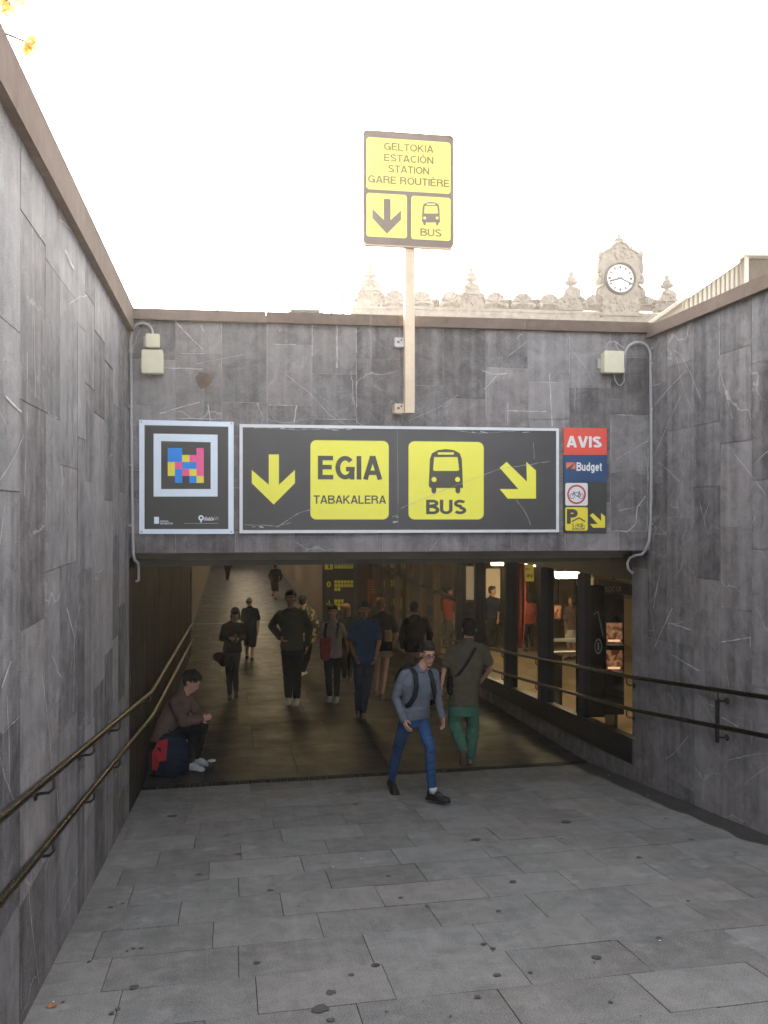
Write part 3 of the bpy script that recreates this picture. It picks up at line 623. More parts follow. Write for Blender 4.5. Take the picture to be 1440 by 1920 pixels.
def glyph(ch, w):
    """grotesque capitals as centre lines; cap height 1, returns (advance width, strokes)"""
    h = w/2; T, B, L = 1-h, h, h; m = .5
    if ch == 'A': W = .60+.95*w; return W, [[(h*1.02, 0), (W/2-h*.12, 1)], [(W-h*1.02, 0), (W/2+h*.12, 1)], [(W*.24, .29), (W*.76, .29)]], True
    if ch == 'V': W = .58+.95*w; return W, [[(h*1.02, 1), (W/2-h*.12, 0)], [(W-h*1.02, 1), (W/2+h*.12, 0)]], False
    if ch == 'B': return .70, [[(L, 0), (L, 1)], [(0, T), (.38, T)]+arc(.38, .76-h*.1, .24-h*.4, .24-h*.9, 90, -90)[1:]+[(0, .52)], [(0, .52), (.40, .52)]+arc(.40, .26+h*.3, .27-h*.4, .26-h*.7, 90, -90)[1:]+[(0, B)]], False
    if ch == 'C': return .74, [arc(.38, .5, .38-h, .5-h, 42, 318, 24)], False
    if ch == 'D': return .72, [[(L, 0), (L, 1)], [(0, T), (.3, T)]+arc(.3, .5, .42-h, .5-h, 90, -90, 18)[1:]+[(0, B)]], False
    if ch == 'E': return .64, [[(L, 0), (L, 1)], [(0, T), (.60, T)], [(0, .52), (.55, .52)], [(0, B), (.61, B)]], False
    if ch == 'G': return .78, [arc(.39, .5, .39-h, .5-h, 42, 345, 26)+[(.76-h, .5-.02)], [(.42, .44), (.77, .44)], [(.76-h, 0), (.76-h, .44)]], False
    if ch == 'I': return w+.02, [[(h+.01, 0), (h+.01, 1)]], False
    if ch == 'K': return .72, [[(L, 0), (L, 1)], [(L, .36), (.66-h*.6, 1)], [(.26, .56), (.68-h*.6, 0)]], False
    if ch == 'L': return .60, [[(L, 0), (L, 1)], [(0, B), (.57, B)]], False
    if ch == 'N': return .72, [[(L, 0), (L, 1)], [(.70-h, 0), (.70-h, 1)], [(h, 1-h*.6), (.70-h, h*.6)]], False
    if ch == 'O': return .78, [arc(.39, .5, .39-h, .5-h, 0, 360, 30)], False
    if ch == 'P': return .66, [[(L, 0), (L, 1)], [(0, T), (.36, T)]+arc(.36, .71, .27-h*.4, .29-h, 90, -90)[1:]+[(0, .42+h)]], False
    if ch == ' ': return .28, [], False
    if ch == 'R': return .72, [[(L, 0), (L, 1)], [(0, T), (.38, T)]+arc(.38, .735, .25-h*.4, .265-h, 90, -90)[1:]+[(0, .47+h)], [(.40, .47+h), (.55, .44), (.60, .3), (.62, 0)]], False
    if ch == 'S': return .68, [arc(.34, .735, .29-h*.5, .265-h, 25, 270, 16)+arc(.34, .265, .31-h*.6, .265-h, 90, -155, 16)[1:]], False
    if ch == 'T': return .62, [[(0, T), (.62, T)], [(.31, 0), (.31, 1-w*.5)]], False
    if ch == 'U': return .72, [[(L, 1), (L, .33)]+arc(.35, .33, .35-h, .33-h, 180, 360, 16)[1:]+[(.70-h, 1)]], False
    if ch == 'M': return .86, [[(L, 0), (L, 1)], [(.84-h, 0), (.84-h, 1)], [(h, 1-h*.5), (.42, .1)], [(.84-h, 1-h*.5), (.42, .1)]], False
    if ch == '0': return .56, [arc(.27, .5, .27-h, .5-h, 0, 360, 26)], False
    if ch == '1': return .40, [[(.25, 0), (.25, 1)], [(.02, .74), (.2, .86)]], False
    if ch == '-': return .36, [[(.02, .4), (.32, .4)]], False
    if ch == '.': return .2, [[(.1, 0), (.1, w)]], False
    if ch == 'u': return .58, [[(L, .72), (L, .26)]+arc(.27, .26, .27-h, .26-h, 180, 360)[1:]+[(.54-h, .72)], [(.54-h, 0), (.54-h, .3)]], False
    if ch == 'd': return .60, [arc(.28, .36, .28-h, .37-h, 0, 360, 22), [(.56-h, 0), (.56-h, 1)]], False
    if ch == 'g': return .60, [arc(.28, .36, .28-h, .37-h, 0, 360, 22), [(.56-h, .72), (.56-h, .0)]+arc(.28, .0, .28-h, .25-h, 0, -150)[1:]], False
    if ch == 'e': return .58, [[(.04, .37), (.54-h, .37)]+arc(.28, .36, .28-h, .37-h, 5, 318, 22)], False
    if ch == 't': return .36, [[(.14, .92), (.14, .2)]+arc(.27, .2, .13, .2-h, 180, 290)[1:], [(0, .68), (.32, .68)]], False
    if ch in 'abcnosip': return glyph({'a': 'e', 'c': 'C', 'n': 'u', 'o': 'O', 's': 'S', 'i': 'I', 'p': 'd', 'b': 'd'}[ch], w)[:2]+(False,)
    return .3, [], False
ACC = {'Ó': ('O', [[(.32, 1.09), (.47, 1.24)]]), 'È': ('E', [[(.24, 1.24), (.38, 1.09)]])}
def cube_text(txt, F, a0, b0, width, height, o, mat, root, bold=0., name='lettering', spacing=1.):
    w = .13+bold*1.7; adv = 0.; items = []; gapx = .055*spacing
    for ch in txt:
        base_, acc = ACC.get(ch, (ch, [])); g = glyph(base_, w); items.append((adv, g[1]+acc)); adv += g[0]+gapx
    tot = adv-gapx; sx, sy = width/tot, height; m = MB(); k = 0
    for x0, strokes in items:
        for st in strokes:
            pts = [(p[0]+x0, p[1]) for p in st]; closed = math.hypot(pts[0][0]-pts[-1][0], pts[0][1]-pts[-1][1]) < 1e-4; n = len(pts); q = []
            for i in range(n):
                p = pts[i]; a = pts[i-1] if i else (pts[-2] if closed else None); b = pts[i+1] if i < n-1 else (pts[1] if closed else None)
                d1 = (p[0]-a[0], p[1]-a[1]) if a else None; d2 = (b[0]-p[0], b[1]-p[1]) if b else None
                d1 = d1 or d2; d2 = d2 or d1; l1, l2 = math.hypot(*d1) or 1, math.hypot(*d2) or 1
                n1 = (-d1[1]/l1, d1[0]/l1); n2 = (-d2[1]/l2, d2[0]/l2); mx, my = n1[0]+n2[0], n1[1]+n2[1]; L = math.hypot(mx, my) or 1; mx, my = mx/L, my/L; c = max(.5, mx*n1[0]+my*n1[1]); q.append((mx*w/2/c, my*w/2/c))
            vs = []; oo = o+.00006*(k % 5); k += 1
            for p, e in zip(pts, q): vs += [F.pt(a0+(p[0]-e[0])*sx, b0+min(1.3, (p[1]-e[1]))*sy, oo), F.pt(a0+(p[0]+e[0])*sx, b0+(p[1]+e[1])*sy, oo)]
            fl = F.X.cross(F.Z).dot(F.N) > 0; fs = [(2*i, 2*i+2, 2*i+3, 2*i+1) for i in range(n-1)]
            m.add(vs, fs if fl else [f[::-1] for f in fs])
    return obj(name, m, mat, root)
a_, b_ = f3.pix(1127, 1113); cube_text('IIBOCOI', f3, a_, b_+.02, .42, .085, .006, M['roofmetal'], sg, .03)
f4 = VF(15.5, .1); yn = empty('yellow_notice', P(990, 1090, 15.5), 'yellow notice board with dark letters hanging behind the glass', 'sign')
m = MB(); m.prism(f4, [f4.pix(x, y) for x, y in bx(984, 1058, 1001, 1090)], -.03, 0); obj('board', m, M['yellow'], yn)
a_, b_ = f4.pix(988, 1083); cube_text('IN', f4, a_, b_, .11, .07, .003, M['ink'], yn, .02)
a_, b_ = f4.pix(986, 1069); cube_text('in.', f4, a_, b_, .09, .05, .003, M['ink'], yn, .02)
f5 = VF(14.5, .1); yn = empty('framed_notice', P(975, 1087, 14.5), 'small square black and white notice next to the yellow notice', 'sign')
m = MB(); m.prism(f5, [f5.pix(x, y) for x, y in bx(968, 1066, 983, 1086)], -.02, 0); obj('board', m, M['signwhite'], yn)
m = MB(); m.prism(f5, [f5.pix(x, y) for x, y in bx(971, 1070, 980, 1081)], .001, .003); obj('pictogram', m, M['ink'], yn)
# red and pale hanging banners
def drape(name, pts, t, mat, label, cat):
    """hanging cloth: pts = list of (x left, x right, y) down the cloth"""
    m = MB(); n = 10; vs = []
    for j, (x0, x1, y) in enumerate(pts):
        for i in range(n+1): vs.append(P(x0+(x1-x0)*i/n, y, t+.05*math.sin(i*1.9+j*.3)))
    fs = [(j*(n+1)+i, j*(n+1)+i+1, (j+1)*(n+1)+i+1, (j+1)*(n+1)+i) for j in range(len(pts)-1) for i in range(n)]
    m.add(vs, fs); m.add([v+Vector((0, .015, 0)) for v in vs], [f[::-1] for f in fs]); return obj(name, m, mat, None, True, label, cat)
drape('red_banner', [(964, 984, 1050), (963, 986, 1110), (965, 985, 1150), (969, 983, 1190), (972, 981, 1215)], 14., M['redcoat'], 'tall red cloth banner hanging behind the glass beside the notices', 'banner')
drape('pale_cloth', [(1024, 1034, 1050), (1023, 1037, 1090), (1024, 1041, 1125), (1025, 1034, 1139)], 12.6, M['whitecloth'], 'pale cloth hanging in the pane left of the nearest hall lamp', 'cloth')
# bench of the hall
for (px, py, lb) in ((1057, 1250, 'steel framed bench with bright edges behind the glass by the walking woman'),):
    be = empty('bench', P(px, py, 13.5), lb, 'bench'); m = MB(); F = Frame(P(px, 1225, 13.5), RT, D, UP); m.box(F, -.2, .9, -.07, .07, 0, .03); obj('seat', m, M['galv'], be)
    for sx in (-.15, .8): m = MB(); m.box(F, sx, sx+.05, -.18, .18, HZ-P(px, 1225, 13.5).z, 0); obj('leg', m, M['steel'], be)
    m = MB(); F2 = Frame(P(px, 1203, 13.7), RT, D, UP); m.box(F2, -.2, .9, 0, .03, 0, .05); obj('backrest', m, M['galv'], be)
for (x0, y0, x1, y1, t_, mt_, lb) in ((909, 1066, 938, 1122, 21.5, M['panel'], 'pale wall panel with a weak glow behind the person in the cap'), (1040, 1135, 1052, 1160, 16.5, M['food'], 'small orange lit poster low on the hall wall behind the cream skirt'), (871, 1062, 889, 1125, 24., M['panel'], 'narrow pale panel with a weak glow in the farthest part of the hall')):
    fp = VF(t_, .2); r_ = empty('glow_panel', fp.pt(*fp.pix((x0+x1)/2, y1)), lb, 'light panel'); m = MB(); m.prism(fp, [fp.pix(x, y) for x, y in bx(x0-1, y0-1, x1+1, y1+1)], -.08, -.01); obj('frame', m, M['frame'], r_)
    m = MB(); m.prism(fp, [fp.pix(x, y) for x, y in bx(x0, y0, x1, y1)], -.009, .0); obj('screen', m, mt_, r_)
# directory board
bd = empty('directory_board', BW.pt(3.35, -2.6, .02), 'tall black directory board with yellow floor numbers at the back of the underpass', 'sign')
def bq(x0, y0, x1, y1, o=.06): return [BW.pix(x, y, o) for x, y in bx(x0, y0, x1, y1)]
m = MB(); m.prism(BW, bq(604, 1020, 663, 1190), .12, .05); obj('board', m, M['blackposter'], bd)
for k, (y, tx) in enumerate(((1055, '1'), (1090, '0'), (1126, '-1'))):
    m = MB()
    if k == 0: m.prism(BW, bq(609, y, 624, y+13, .13), .121, .124)
    cols = 6
    for rr in range(3 if k else 2):
        for cc in range(6 if rr < 2 else 2):
            if k == 2 and cc > 2: continue
            m.prism(BW, bq(627+cc*6, y-2+rr*7, 627+cc*6+5.2, y-2+rr*7+6, .13), .121, .124)
    obj('pictogram_row', m, M['yellow'], bd)
    a_, b_ = BW.pix(611 if k < 2 else 610, y+11, .13); cube_text(tx, BW, a_+.03, b_, .12 if k != 1 else .13, .18, .127, M['ink'] if k == 0 else M['yellow'], bd, .02)
nb = empty('framed_notice', BW.pt(3.95, -2.6, .1), 'small red and cream notice on the brown wall right of the directory board', 'sign')
m = MB(); m.prism(BW, bq(690, 1085, 712, 1130, .15), .121, .14); obj('board', m, M['brown'], nb)
m = MB()
for k in range(5): m.prism(BW, bq(694, 1089+k*5, 703, 1091+k*5, .15), .141, .143)
obj('lettering', m, M['roofmetal'], nb)
# ---------------------------------------------------------------- signs on the facade
def fpoly(pp, o): return [FAC.pix(x, y, o) for x, y in pp]
def rrect(x0, y0, x1, y1, r, F=FAC, o=.03, sk=(0, 0), n=6):
    """rounded rectangle from pixel corners; sk = slope of the top and bottom edge"""
    pts = []
    for cx_, cy_, a0 in ((x1-r, y0+r, -90), (x1-r, y1-r, 0), (x0+r, y1-r, 90), (x0+r, y0+r, 180)):
        for k in range(n+1):
            a = R(a0+90*k/n); x, y = cx_+r*math.cos(a), cy_+r*math.sin(a)
            f = (y-y0)/(y1-y0); y += (x-(x0+x1)/2)*(sk[0]*(1-f)+sk[1]*f); pts.append(F.pix(x, y, o))
    return pts
def sh(name, poly, o0, o1, mat, root, F=FAC, **kw): m = MB(); m.prism(F, poly, o0, o1); return obj(name, m, mat, root, **kw)
TX = .0018
def text_px(txt, F, x0, y0, x1, y1, o, mat, root, bold=0., name='lettering', sp=1.):
    """text filling the pixel box x0..x1, top y0 .. baseline y1 measured at its middle"""
    ym0, ym1 = y0, y1; xm = (x0+x1)/2
    aL, _ = F.pix(x0, (y0+y1)/2, o); aR, _ = F.pix(x1, (y0+y1)/2, o); _, b0 = F.pix(xm, ym1, o); _, b1 = F.pix(xm, ym0, o)
    return cube_text(txt, F, aL, b0, aR-aL, b1-b0, o, mat, root, bold, name, spacing=sp)
# main sign
ms_ = empty('direction_sign', FAC.pt(2.4, -.2, .02), 'long black and yellow direction sign with white frame reading EGIA TABAKALERA and BUS', 'sign')
sh('panel', fpoly([(449, 1000), (1048, 998), (1048, 803), (449, 795)], .05), .008, .045, M['black'], ms_)
m = MB(); o = .055
oc = [FAC.pix(*p, o) for p in ((449, 1000), (1048, 998), (1048, 803), (449, 795))]; ic = [FAC.pix(*p, o) for p in ((455, 994), (1043, 993), (1043, 808), (455, 801))]
for i in range(4): j = (i+1) % 4; m.prism(FAC, [oc[i], oc[j], ic[j], ic[i]], .046, .056)
obj('frame', m, M['whiteold'], ms_)
o = .0475
arrow_d = [(504, 852), (523, 852), (523, 909), (553, 881), (553, 906), (513, 946), (472, 906), (472, 881), (504, 909)]
sh('arrow', fpoly(arrow_d, o), .0452, o, M['yellow'], ms_)
sh('panel', rrect(582, 826, 729, 974, 11, o=o, sk=(.012, 0)), .0452, o, M['yellow'], ms_)
sh('panel', rrect(766, 828, 907, 974, 11, o=o, sk=(.012, 0)), .0452, o, M['yellow'], ms_)
text_px('EGIA', FAC, 596, 855, 717, 899, o+TX, M['ink'], ms_, .035); text_px('TABAKALERA', FAC, 588, 929, 724, 944.5, o+TX, M['ink'], ms_, .012); text_px('BUS', FAC, 799, 937, 874, 964, o+TX, M['ink'], ms_, .035)
def busicon(F, X, Y, s, o, mk, my, root):
    """front view of a bus; X,Y = centre top in pixels, s = px scale (1 = the main sign)"""
    q = lambda pts: [(X+x*s, Y+y*s) for x, y in pts]
    pp = lambda pts, o_: [F.pix(x, y, o_) for x, y in q(pts)]
    ic = empty_part = MB()
    body = [(-29, 72), (-32, 68), (-30, 18), (-26, 7), (-15, 1), (0, -1), (15, 1), (26, 7), (30, 18), (32, 68), (32, 72)]
    m = MB(); m.prism(F, pp(body, o+.0012), o+.0002, o+.0014)
    for x in (-27, 18): m.prism(F, pp([(x, 71), (x+9, 71), (x+9, 78), (x+7, 82), (x+2, 82), (x, 78)], o+.0012), o+.0002, o+.0014)
    io = obj('pictogram', m, mk, root); m = MB(); o2 = o+.003
    m.prism(F, pp([(-24, 38), (-22, 14), (22, 14), (25, 38), (22, 40), (-22, 40)], o2), o2-.0014, o2); m.prism(F, pp([(-15, 5), (15, 5), (15, 9.5), (-15, 9.5)], o2), o2-.0014, o2)
    for x in (-22, 22): cc = F.pix(X+x*s, Y+56*s, o2); disc(m, F, cc, 5*s/FPX*8.1, o2-.0014, o2, 14)
    obj('pictogram_detail', m, my, root); return io
busicon(FAC, 836, 843, 1., o, M['ink'], M['yellow'], ms_)
arr_r = [(937, 877), (950, 866), (988, 903), (987, 866), (1005, 882), (1005, 935), (952, 935), (937, 917), (972, 917)]
sh('arrow', fpoly(arr_r, o), .0452, o, M['yellow'], ms_)
for pts in ([(520, 988), (560, 962), (585, 955)], [(752, 953), (850, 912), (935, 880), (1030, 865)], [(1000, 830), (1002, 860)], [(968, 937), (985, 960), (995, 985)], [(458, 984), (520, 986), (545, 980)], [(460, 800), (560, 806), (640, 804)], [(840, 806), (900, 812), (975, 808)]):
    m = MB(); crack(m, FAC, [FAC.pix(x, y, .0515) for x, y in pts], .004, .0516, 0, .04); obj('scratch', m, M['crack'], ms_)
for k in range(26):
    x, y = random.choice([(random.uniform(458, 700), random.uniform(802, 806)), (random.uniform(830, 980), random.uniform(807, 812)), (random.uniform(458, 545), random.uniform(984, 991)), (737+random.uniform(-6, 6), 975+random.uniform(-8, 8))])
    L = random.uniform(3, 16) if y < 850 else random.uniform(2, 8); m = MB(); crack(m, FAC, [FAC.pix(x, y, .0515), FAC.pix(x+L, y+random.uniform(-1.5, 1.5), .0515)], .007, .0517, 0, .03); obj('peeling_patch', m, M['crack'], ms_)
m = MB(); crack(m, FAC, [FAC.pix(746, 806, .05), FAC.pix(746, 990, .05)], .003, .0462, 0, .2); obj('seam', m, M['galv'], ms_)
# poster with coloured tiles
ps = empty('tile_poster', FAC.pt(.5, -.2, .02), 'white edged black poster with a square of blue, pink and yellow tiles', 'poster')
sh('backing', fpoly([(261, 1001), (438, 1001), (438, 791), (261, 787)], .03), .008, .03, M['white'], ps)
sh('panel', fpoly([(271, 992), (428, 992), (428, 800), (271, 797)], .032), .0302, .032, M['blackposter'], ps)
m = MB(); oc = [FAC.pix(*p, .034) for p in ((288, 931), (408, 931), (408, 815), (288, 813))]; ic = [FAC.pix(*p, .034) for p in ((302, 917), (395, 917), (395, 829), (302, 827))]
for i in range(4): j = (i+1) % 4; m.prism(FAC, [oc[i], oc[j], ic[j], ic[i]], .0321, .034)
obj('square_frame', m, M['white'], ps)
grid = ["B....P"[:5], ]
rows = ["BB..P", "BB..P", "..YPP", "BB", ]
cells = {'blue': [(0, 0), (1, 0), (0, 1), (1, 1), (2, 2), (3, 2), (1, 3), (1, 4), (3, 4)], 'pink': [(4, 0), (3, 1), (4, 1), (1, 2), (4, 2), (2, 3), (4, 3)], 'ylw2': [(2, 1), (0, 2), (0, 3), (3, 3), (4, 4)]}
for kx, cs in cells.items():
    for cxi, cyi in cs:
        m = MB(); x0, y0 = 314.5+cxi*13.5, 840+cyi*13.1; m.prism(FAC, fpoly([(x0, y0+13.1), (x0+13.5, y0+13.1), (x0+13.5, y0), (x0, y0)], .034), .0322, .034)
        obj('tile', m, M[kx], ps, label={'blue': 'blue tile', 'pink': 'pink tile', 'ylw2': 'yellow tile'}[kx])
m = MB(); m.prism(FAC, fpoly(bx(289, 969, 298, 982), .034), .0322, .034); obj('crest', m, M['white'], ps)
text_px('DONOSTIA', FAC, 300, 976, 316, 979, .034, M['white'], ps, .01); text_px('SAN SEBASTIAN', FAC, 300, 980, 324, 983, .034, M['white'], ps, .01)
m = MB(); cc = FAC.pix(377, 971, .034); ring(m, FAC, cc, .012, .026, .034, 18); m.prism(FAC, fpoly([(375, 976), (379, 976), (377, 981)], .034), .0322, .034); obj('round_logo', m, M['white'], ps)
text_px('donbusa', FAC, 383, 969, 401, 976, .034, M['white'], ps, .02); text_px('GPS', FAC, 402, 969, 410, 975, .034, M['galv'], ps, .0); m = MB(); m.prism(FAC, fpoly(bx(345, 981, 409, 981.8), .034), .0322, .034); obj('small_print', m, M['galv'], ps)
m = MB()
for x, y in ((265, 791), (434, 794), (265, 997), (434, 997)): disc(m, FAC, FAC.pix(x, y, .033), .008, .0302, .033, 10)
obj('screw', m, M['galv'], ps)
# rental and bicycle boards
av = empty('rental_sign', FAC.pt(4.4, .5, .02), 'coral red sign with white letters AVIS', 'sign')
sh('panel', fpoly([(1057, 853), (1138, 853), (1138, 803), (1057, 802)], .02), .008, .02, M['red'], av); text_px('AVIS', FAC, 1062, 818, 1128, 839, .0225, M['signwhite'], av, .05)
bu = empty('rental_sign', FAC.pt(4.4, .2, .02), 'dark blue sign with white lettering Budget and a small orange mark', 'sign')
sh('panel', fpoly([(1057, 903.5), (1138, 903.5), (1138, 853.6), (1057, 853.6)], .02), .008, .02, M['navy'], bu); text_px('Budget', FAC, 1081, 867, 1129, 883, .0225, M['signwhite'], bu, .03)
m = MB(); m.prism(FAC, fpoly([(1062, 879), (1062, 867), (1078, 867)], .022), .0202, .0222); m.prism(FAC, fpoly([(1071, 879), (1079, 879), (1079, 868), (1078, 868)], .022), .0202, .0222); obj('orange_mark', m, M['orange'], bu)
bk = empty('bicycle_sign', FAC.pt(4.4, -.2, .02), 'black sign with a no cycling roundel and a yellow covered bicycle parking symbol', 'sign')
sh('panel', fpoly([(1057, 999), (1137, 999), (1137, 904), (1057, 904)], .02), .008, .02, M['blackposter'], bk)
sh('white_square', rrect(1060, 905.5, 1102, 948, 3.5, o=.022), .0202, .022, M['signwhite'], bk)
m = MB(); cc = FAC.pix(1081, 927, .0238); ring(m, FAC, cc, 14.8/FPX*8.5, 18.3/FPX*8.5, .0238); obj('red_ring', m, M['signred'], bk)
def bike(F, X, Y, s, o, mat, root):
    """side view bicycle, wheel base 2*10*s px"""
    m = MB(); k = s/FPX*8.5; c = F.pix(X, Y, o)
    pt = lambda x, y: (c[0]+x*k, c[1]-y*k)
    for x in (-7.5, 8): ring(m, F, pt(x, 2), 3.7*k, 4.6*k, o, 18)
    for a, b in (((-7.5, 2), (-4.5, -4)), ((-4.5, -4), (5, -4)), ((-4.5, -3), (1.5, 3)), ((1.5, 3), (5, -5)), ((5, -4), (8, 2)), ((1.5, 3), (8, 2)), ((-6.5, -5.5), (-3.5, -4.5)), ((3.2, -5.5), (6.6, -5.5))): bar(m, F, pt(*a), pt(*b), .95*k, o-.001, o+.0004)
    return obj('bicycle_symbol', m, mat, root)
bike(FAC, 1081, 928, 1.1, .0242, M['ink'], bk)
sh('yellow_square', rrect(1060, 951, 1102, 995, 3.5, o=.022), .0202, .022, M['ylw2'], bk)
text_px('P', FAC, 1063, 954.5, 1082, 982, .0238, M['ink'], bk, .07)
m = MB()
for a, b in (((1072, 978), (1086, 971)), ((1086, 971), (1097, 978)), ): bar(m, FAC, FAC.pix(*a, .0238), FAC.pix(*b, .0238), .012, .0222, .0238)
for a, b in (((1074.5, 981), (1074.5, 993)), ((1073, 992), (1097, 992))): bar(m, FAC, FAC.pix(*a, .0238), FAC.pix(*b, .0238), .007, .0222, .0239)
obj('roof_symbol', m, M['ink'], bk); bike(FAC, 1087, 986, .8, .0244, M['ink'], bk)
arr = [(1106+(x-937)*.42, 962+(y-866)*.40) for x, y in arr_r]
sh('arrow', fpoly(arr, .022), .0202, .022, M['ylw2'], bk)
# ---------------------------------------------------------------- conduits and boxes
def arcpts(c, r, a0, a1, n=10): return [(c[0]+r*math.cos(R(a0+(a1-a0)*k/n)), c[1]-r*math.sin(R(a0+(a1-a0)*k/n))) for k in range(n+1)]
def fpts(pp, o): return [FAC.pt(*FAC.pix(x, y, o), o) for x, y in pp]
cd = empty('conduit', FAC.pt(.1, -.6, .03), 'thin grey conduit curving over to the cream box on the left side of the wall', 'pipe')
pp = [(286, 630)]+arcpts((266.5, 625), 19.5, 0, 180, 12)+[(245, 640), (246, 760), (247, 900), (249, 1010), (250, 1040), (253, 1052)]
m = MB(); m.tube(fpts(pp, .035), .014, 8); obj('pipe', m, M['pipe'], cd, True)
m = MB(); m.tube([FAC.pt(*FAC.pix(253, 1050, .03), .03), FAC.pt(*FAC.pix(259, 1056, -.05), -.05), FAC.pt(*FAC.pix(260, 1070, -.1), -.1), FAC.pt(*FAC.pix(260, 1088, -.1), -.1), FAC.pt(*FAC.pix(256, 1090, -.05), -.05)], .012, 8); obj('cable_tail', m, M['pipe'], cd, True)
m = MB()
for y in (660, 763, 872, 985): a_, b_ = FAC.pix(245.5, y, .0); m.box(FAC, a_-.03, a_+.02, b_-.01, b_+.01, .002, .052)
obj('clip', m, M['galv'], cd)
def jbox(x0, y0, x1, y1, label, group, dep=.13, loop=True, side=-1):
    a0, b1 = FAC.pix(x0, y0, dep); a1, b0 = FAC.pix(x1, y1, dep)
    r = empty('junction_box', FAC.pt((a0+a1)/2, b0, 0), label, 'junction box', group)
    bm = bmesh.new(); bmesh.ops.create_cube(bm, size=1)
    for v in bm.verts: v.co = Vector((v.co.x*(a1-a0), v.co.y*(dep-.03), v.co.z*(b1-b0)))
    bmesh.ops.bevel(bm, geom=bm.edges, offset=.008, segments=2, affect='EDGES'); bm.verts.index_update()
    m = MB(); c = FAC.pt((a0+a1)/2, (b0+b1)/2, dep/2-.012); m.add([c+FAC.X*v.co.x-FAC.N*v.co.y+UP*v.co.z for v in bm.verts], [tuple(v.index for v in f.verts) for f in bm.faces]); bm.free()
    obj('body', m, M['cream'], r)
    bm = bmesh.new(); bmesh.ops.create_cube(bm, size=1)
    for v in bm.verts: v.co = Vector((v.co.x*(a1-a0+.012), v.co.y*.028, v.co.z*(b1-b0+.012)))
    bmesh.ops.bevel(bm, geom=bm.edges, offset=.007, segments=2, affect='EDGES'); bm.verts.index_update()
    m = MB(); c = FAC.pt((a0+a1)/2, (b0+b1)/2, dep-.016); m.add([c+FAC.X*v.co.x-FAC.N*v.co.y+UP*v.co.z for v in bm.verts], [tuple(v.index for v in f.verts) for f in bm.faces]); bm.free()
    obj('lid', m, M['cream'], r)
    m = MB(); ax = a0 if side < 0 else a1
    m.box(FAC, ax+(side*.035 if side < 0 else 0), ax+(0 if side < 0 else .03), (b0+b1)/2-.05, (b0+b1)/2+.05, .0, .02); obj('bracket', m, M['galv'], r)
    return r
jb = jbox(266, 656, 304, 699, 'larger cream junction box on the left of the wall, with a cable loop below', 'cream junction boxes')
m = MB(); m.tube(fpts([(275, 698)]+arcpts((280, 700), 5, 180, 360, 8)+[(285, 697)], .05), .006, 6); obj('cable_loop', m, M['galv'], jb, True)
jbox(274, 626, 298, 650, 'small cream junction box directly above the larger left box', 'cream junction boxes', .09)
jb = jbox(1135, 658, 1170, 698, 'cream junction box on the right of the wall beside the curved conduit', 'cream junction boxes', .14)
m = MB(); m.tube(fpts([(1151, 700), (1153, 712), (1158, 721), (1164, 723), (1170, 715), (1171, 690)], .05), .006, 6); obj('cable_loop', m, M['galv'], jb, True)
cd = empty('conduit', FAC.pt(FL-.1, -.6, .03), 'thin grey conduit arching beside the right cream box and hooking under the lintel', 'pipe')
pp = [(1172, 700), (1172, 668)]+arcpts((1196, 666), 24, 180, 0, 12)+[(1220, 700), (1221, 800), (1221, 900), (1220, 980), (1217, 1015), (1208, 1035)]
m = MB(); m.tube(fpts(pp, .035), .016, 8); obj('pipe', m, M['pipe'], cd, True)
m = MB(); m.tube([FAC.pt(*FAC.pix(x, y, o_), o_) for x, y, o_ in ((1209, 1033, .035), (1203, 1040, .02), (1192, 1041, -.05), (1181, 1046, -.1), (1176, 1056, -.1), (1178, 1067, -.1), (1186, 1075, -.1))], .014, 8); obj('cable_tail', m, M['pipe'], cd, True)
m = MB()
for y in (655, 683, 768, 877, 982): a_, b_ = FAC.pix(1221, y, 0); m.box(FAC, a_-.02, a_+.045, b_-.01, b_+.01, .002, .055)
obj('clip', m, M['galv'], cd)
# ---------------------------------------------------------------- pole sign
psg = empty('bus_station_sign', FAC.pt(*FAC.pix(767, 775, .2), .2), 'black and yellow bus station sign on a tall post tinted peach by painted glare', 'sign')
PA = R(8.7); px_ = Vector((math.cos(PA), math.sin(PA), 0)); tp = FAC.pt(*FAC.pix(767, 700, .2), .2).y
PS = Frame(P(767, 960, tp), px_, UP, Vector((px_.y, -px_.x, 0)))
m = MB(); m.box(PS, -.047, .047, PS.pix(767, 775)[1], PS.pix(767, 458)[1], -.045, .045); obj('post', m, M['pole'], psg)
for y, mt in ((641, M['galv']), (765, M['pole'])):
    b_ = PS.pix(740, y)[1]; m = MB(); m.box(PS, -.14, -.048, b_-.045, b_+.045, -.13, -.11); m.box(PS, -.14, -.125, b_-.045, b_+.045, -.15, .0); m.box(PS, -.125, -.048, b_-.045, b_+.045, -.02, -.005)
    br = obj('bracket', m, mt, psg); m = MB(); disc(m, PS, (-.105, b_-.0), .012, -.005, .004, 8); disc(m, PS, (-.075, b_+.02), .009, -.005, .003, 8); obj('bolt', m, M['rust'], br)
def prr(x0, y0, x1, y1, r, o, n=6): 
    # pixel box given at the middle of the board (x=767)
    a0, _ = PS.pix(x0, (y0+y1)/2, o); a1, _ = PS.pix(x1, (y0+y1)/2, o); b1 = PS.pix((x0+x1)/2, y0, o)[1]; b0 = PS.pix((x0+x1)/2, y1, o)[1]; rr = r/FPX*8
    pts = []
    for ca, cb, an in ((a1-rr, b1-rr, 0), (a0+rr, b1-rr, 90), (a0+rr, b0+rr, 180), (a1-rr, b0+rr, 270)):
        for k in range(n+1): a = R(an+90*k/n); pts.append((ca+rr*math.cos(a), cb+rr*math.sin(a)))
    return pts
O1 = .085
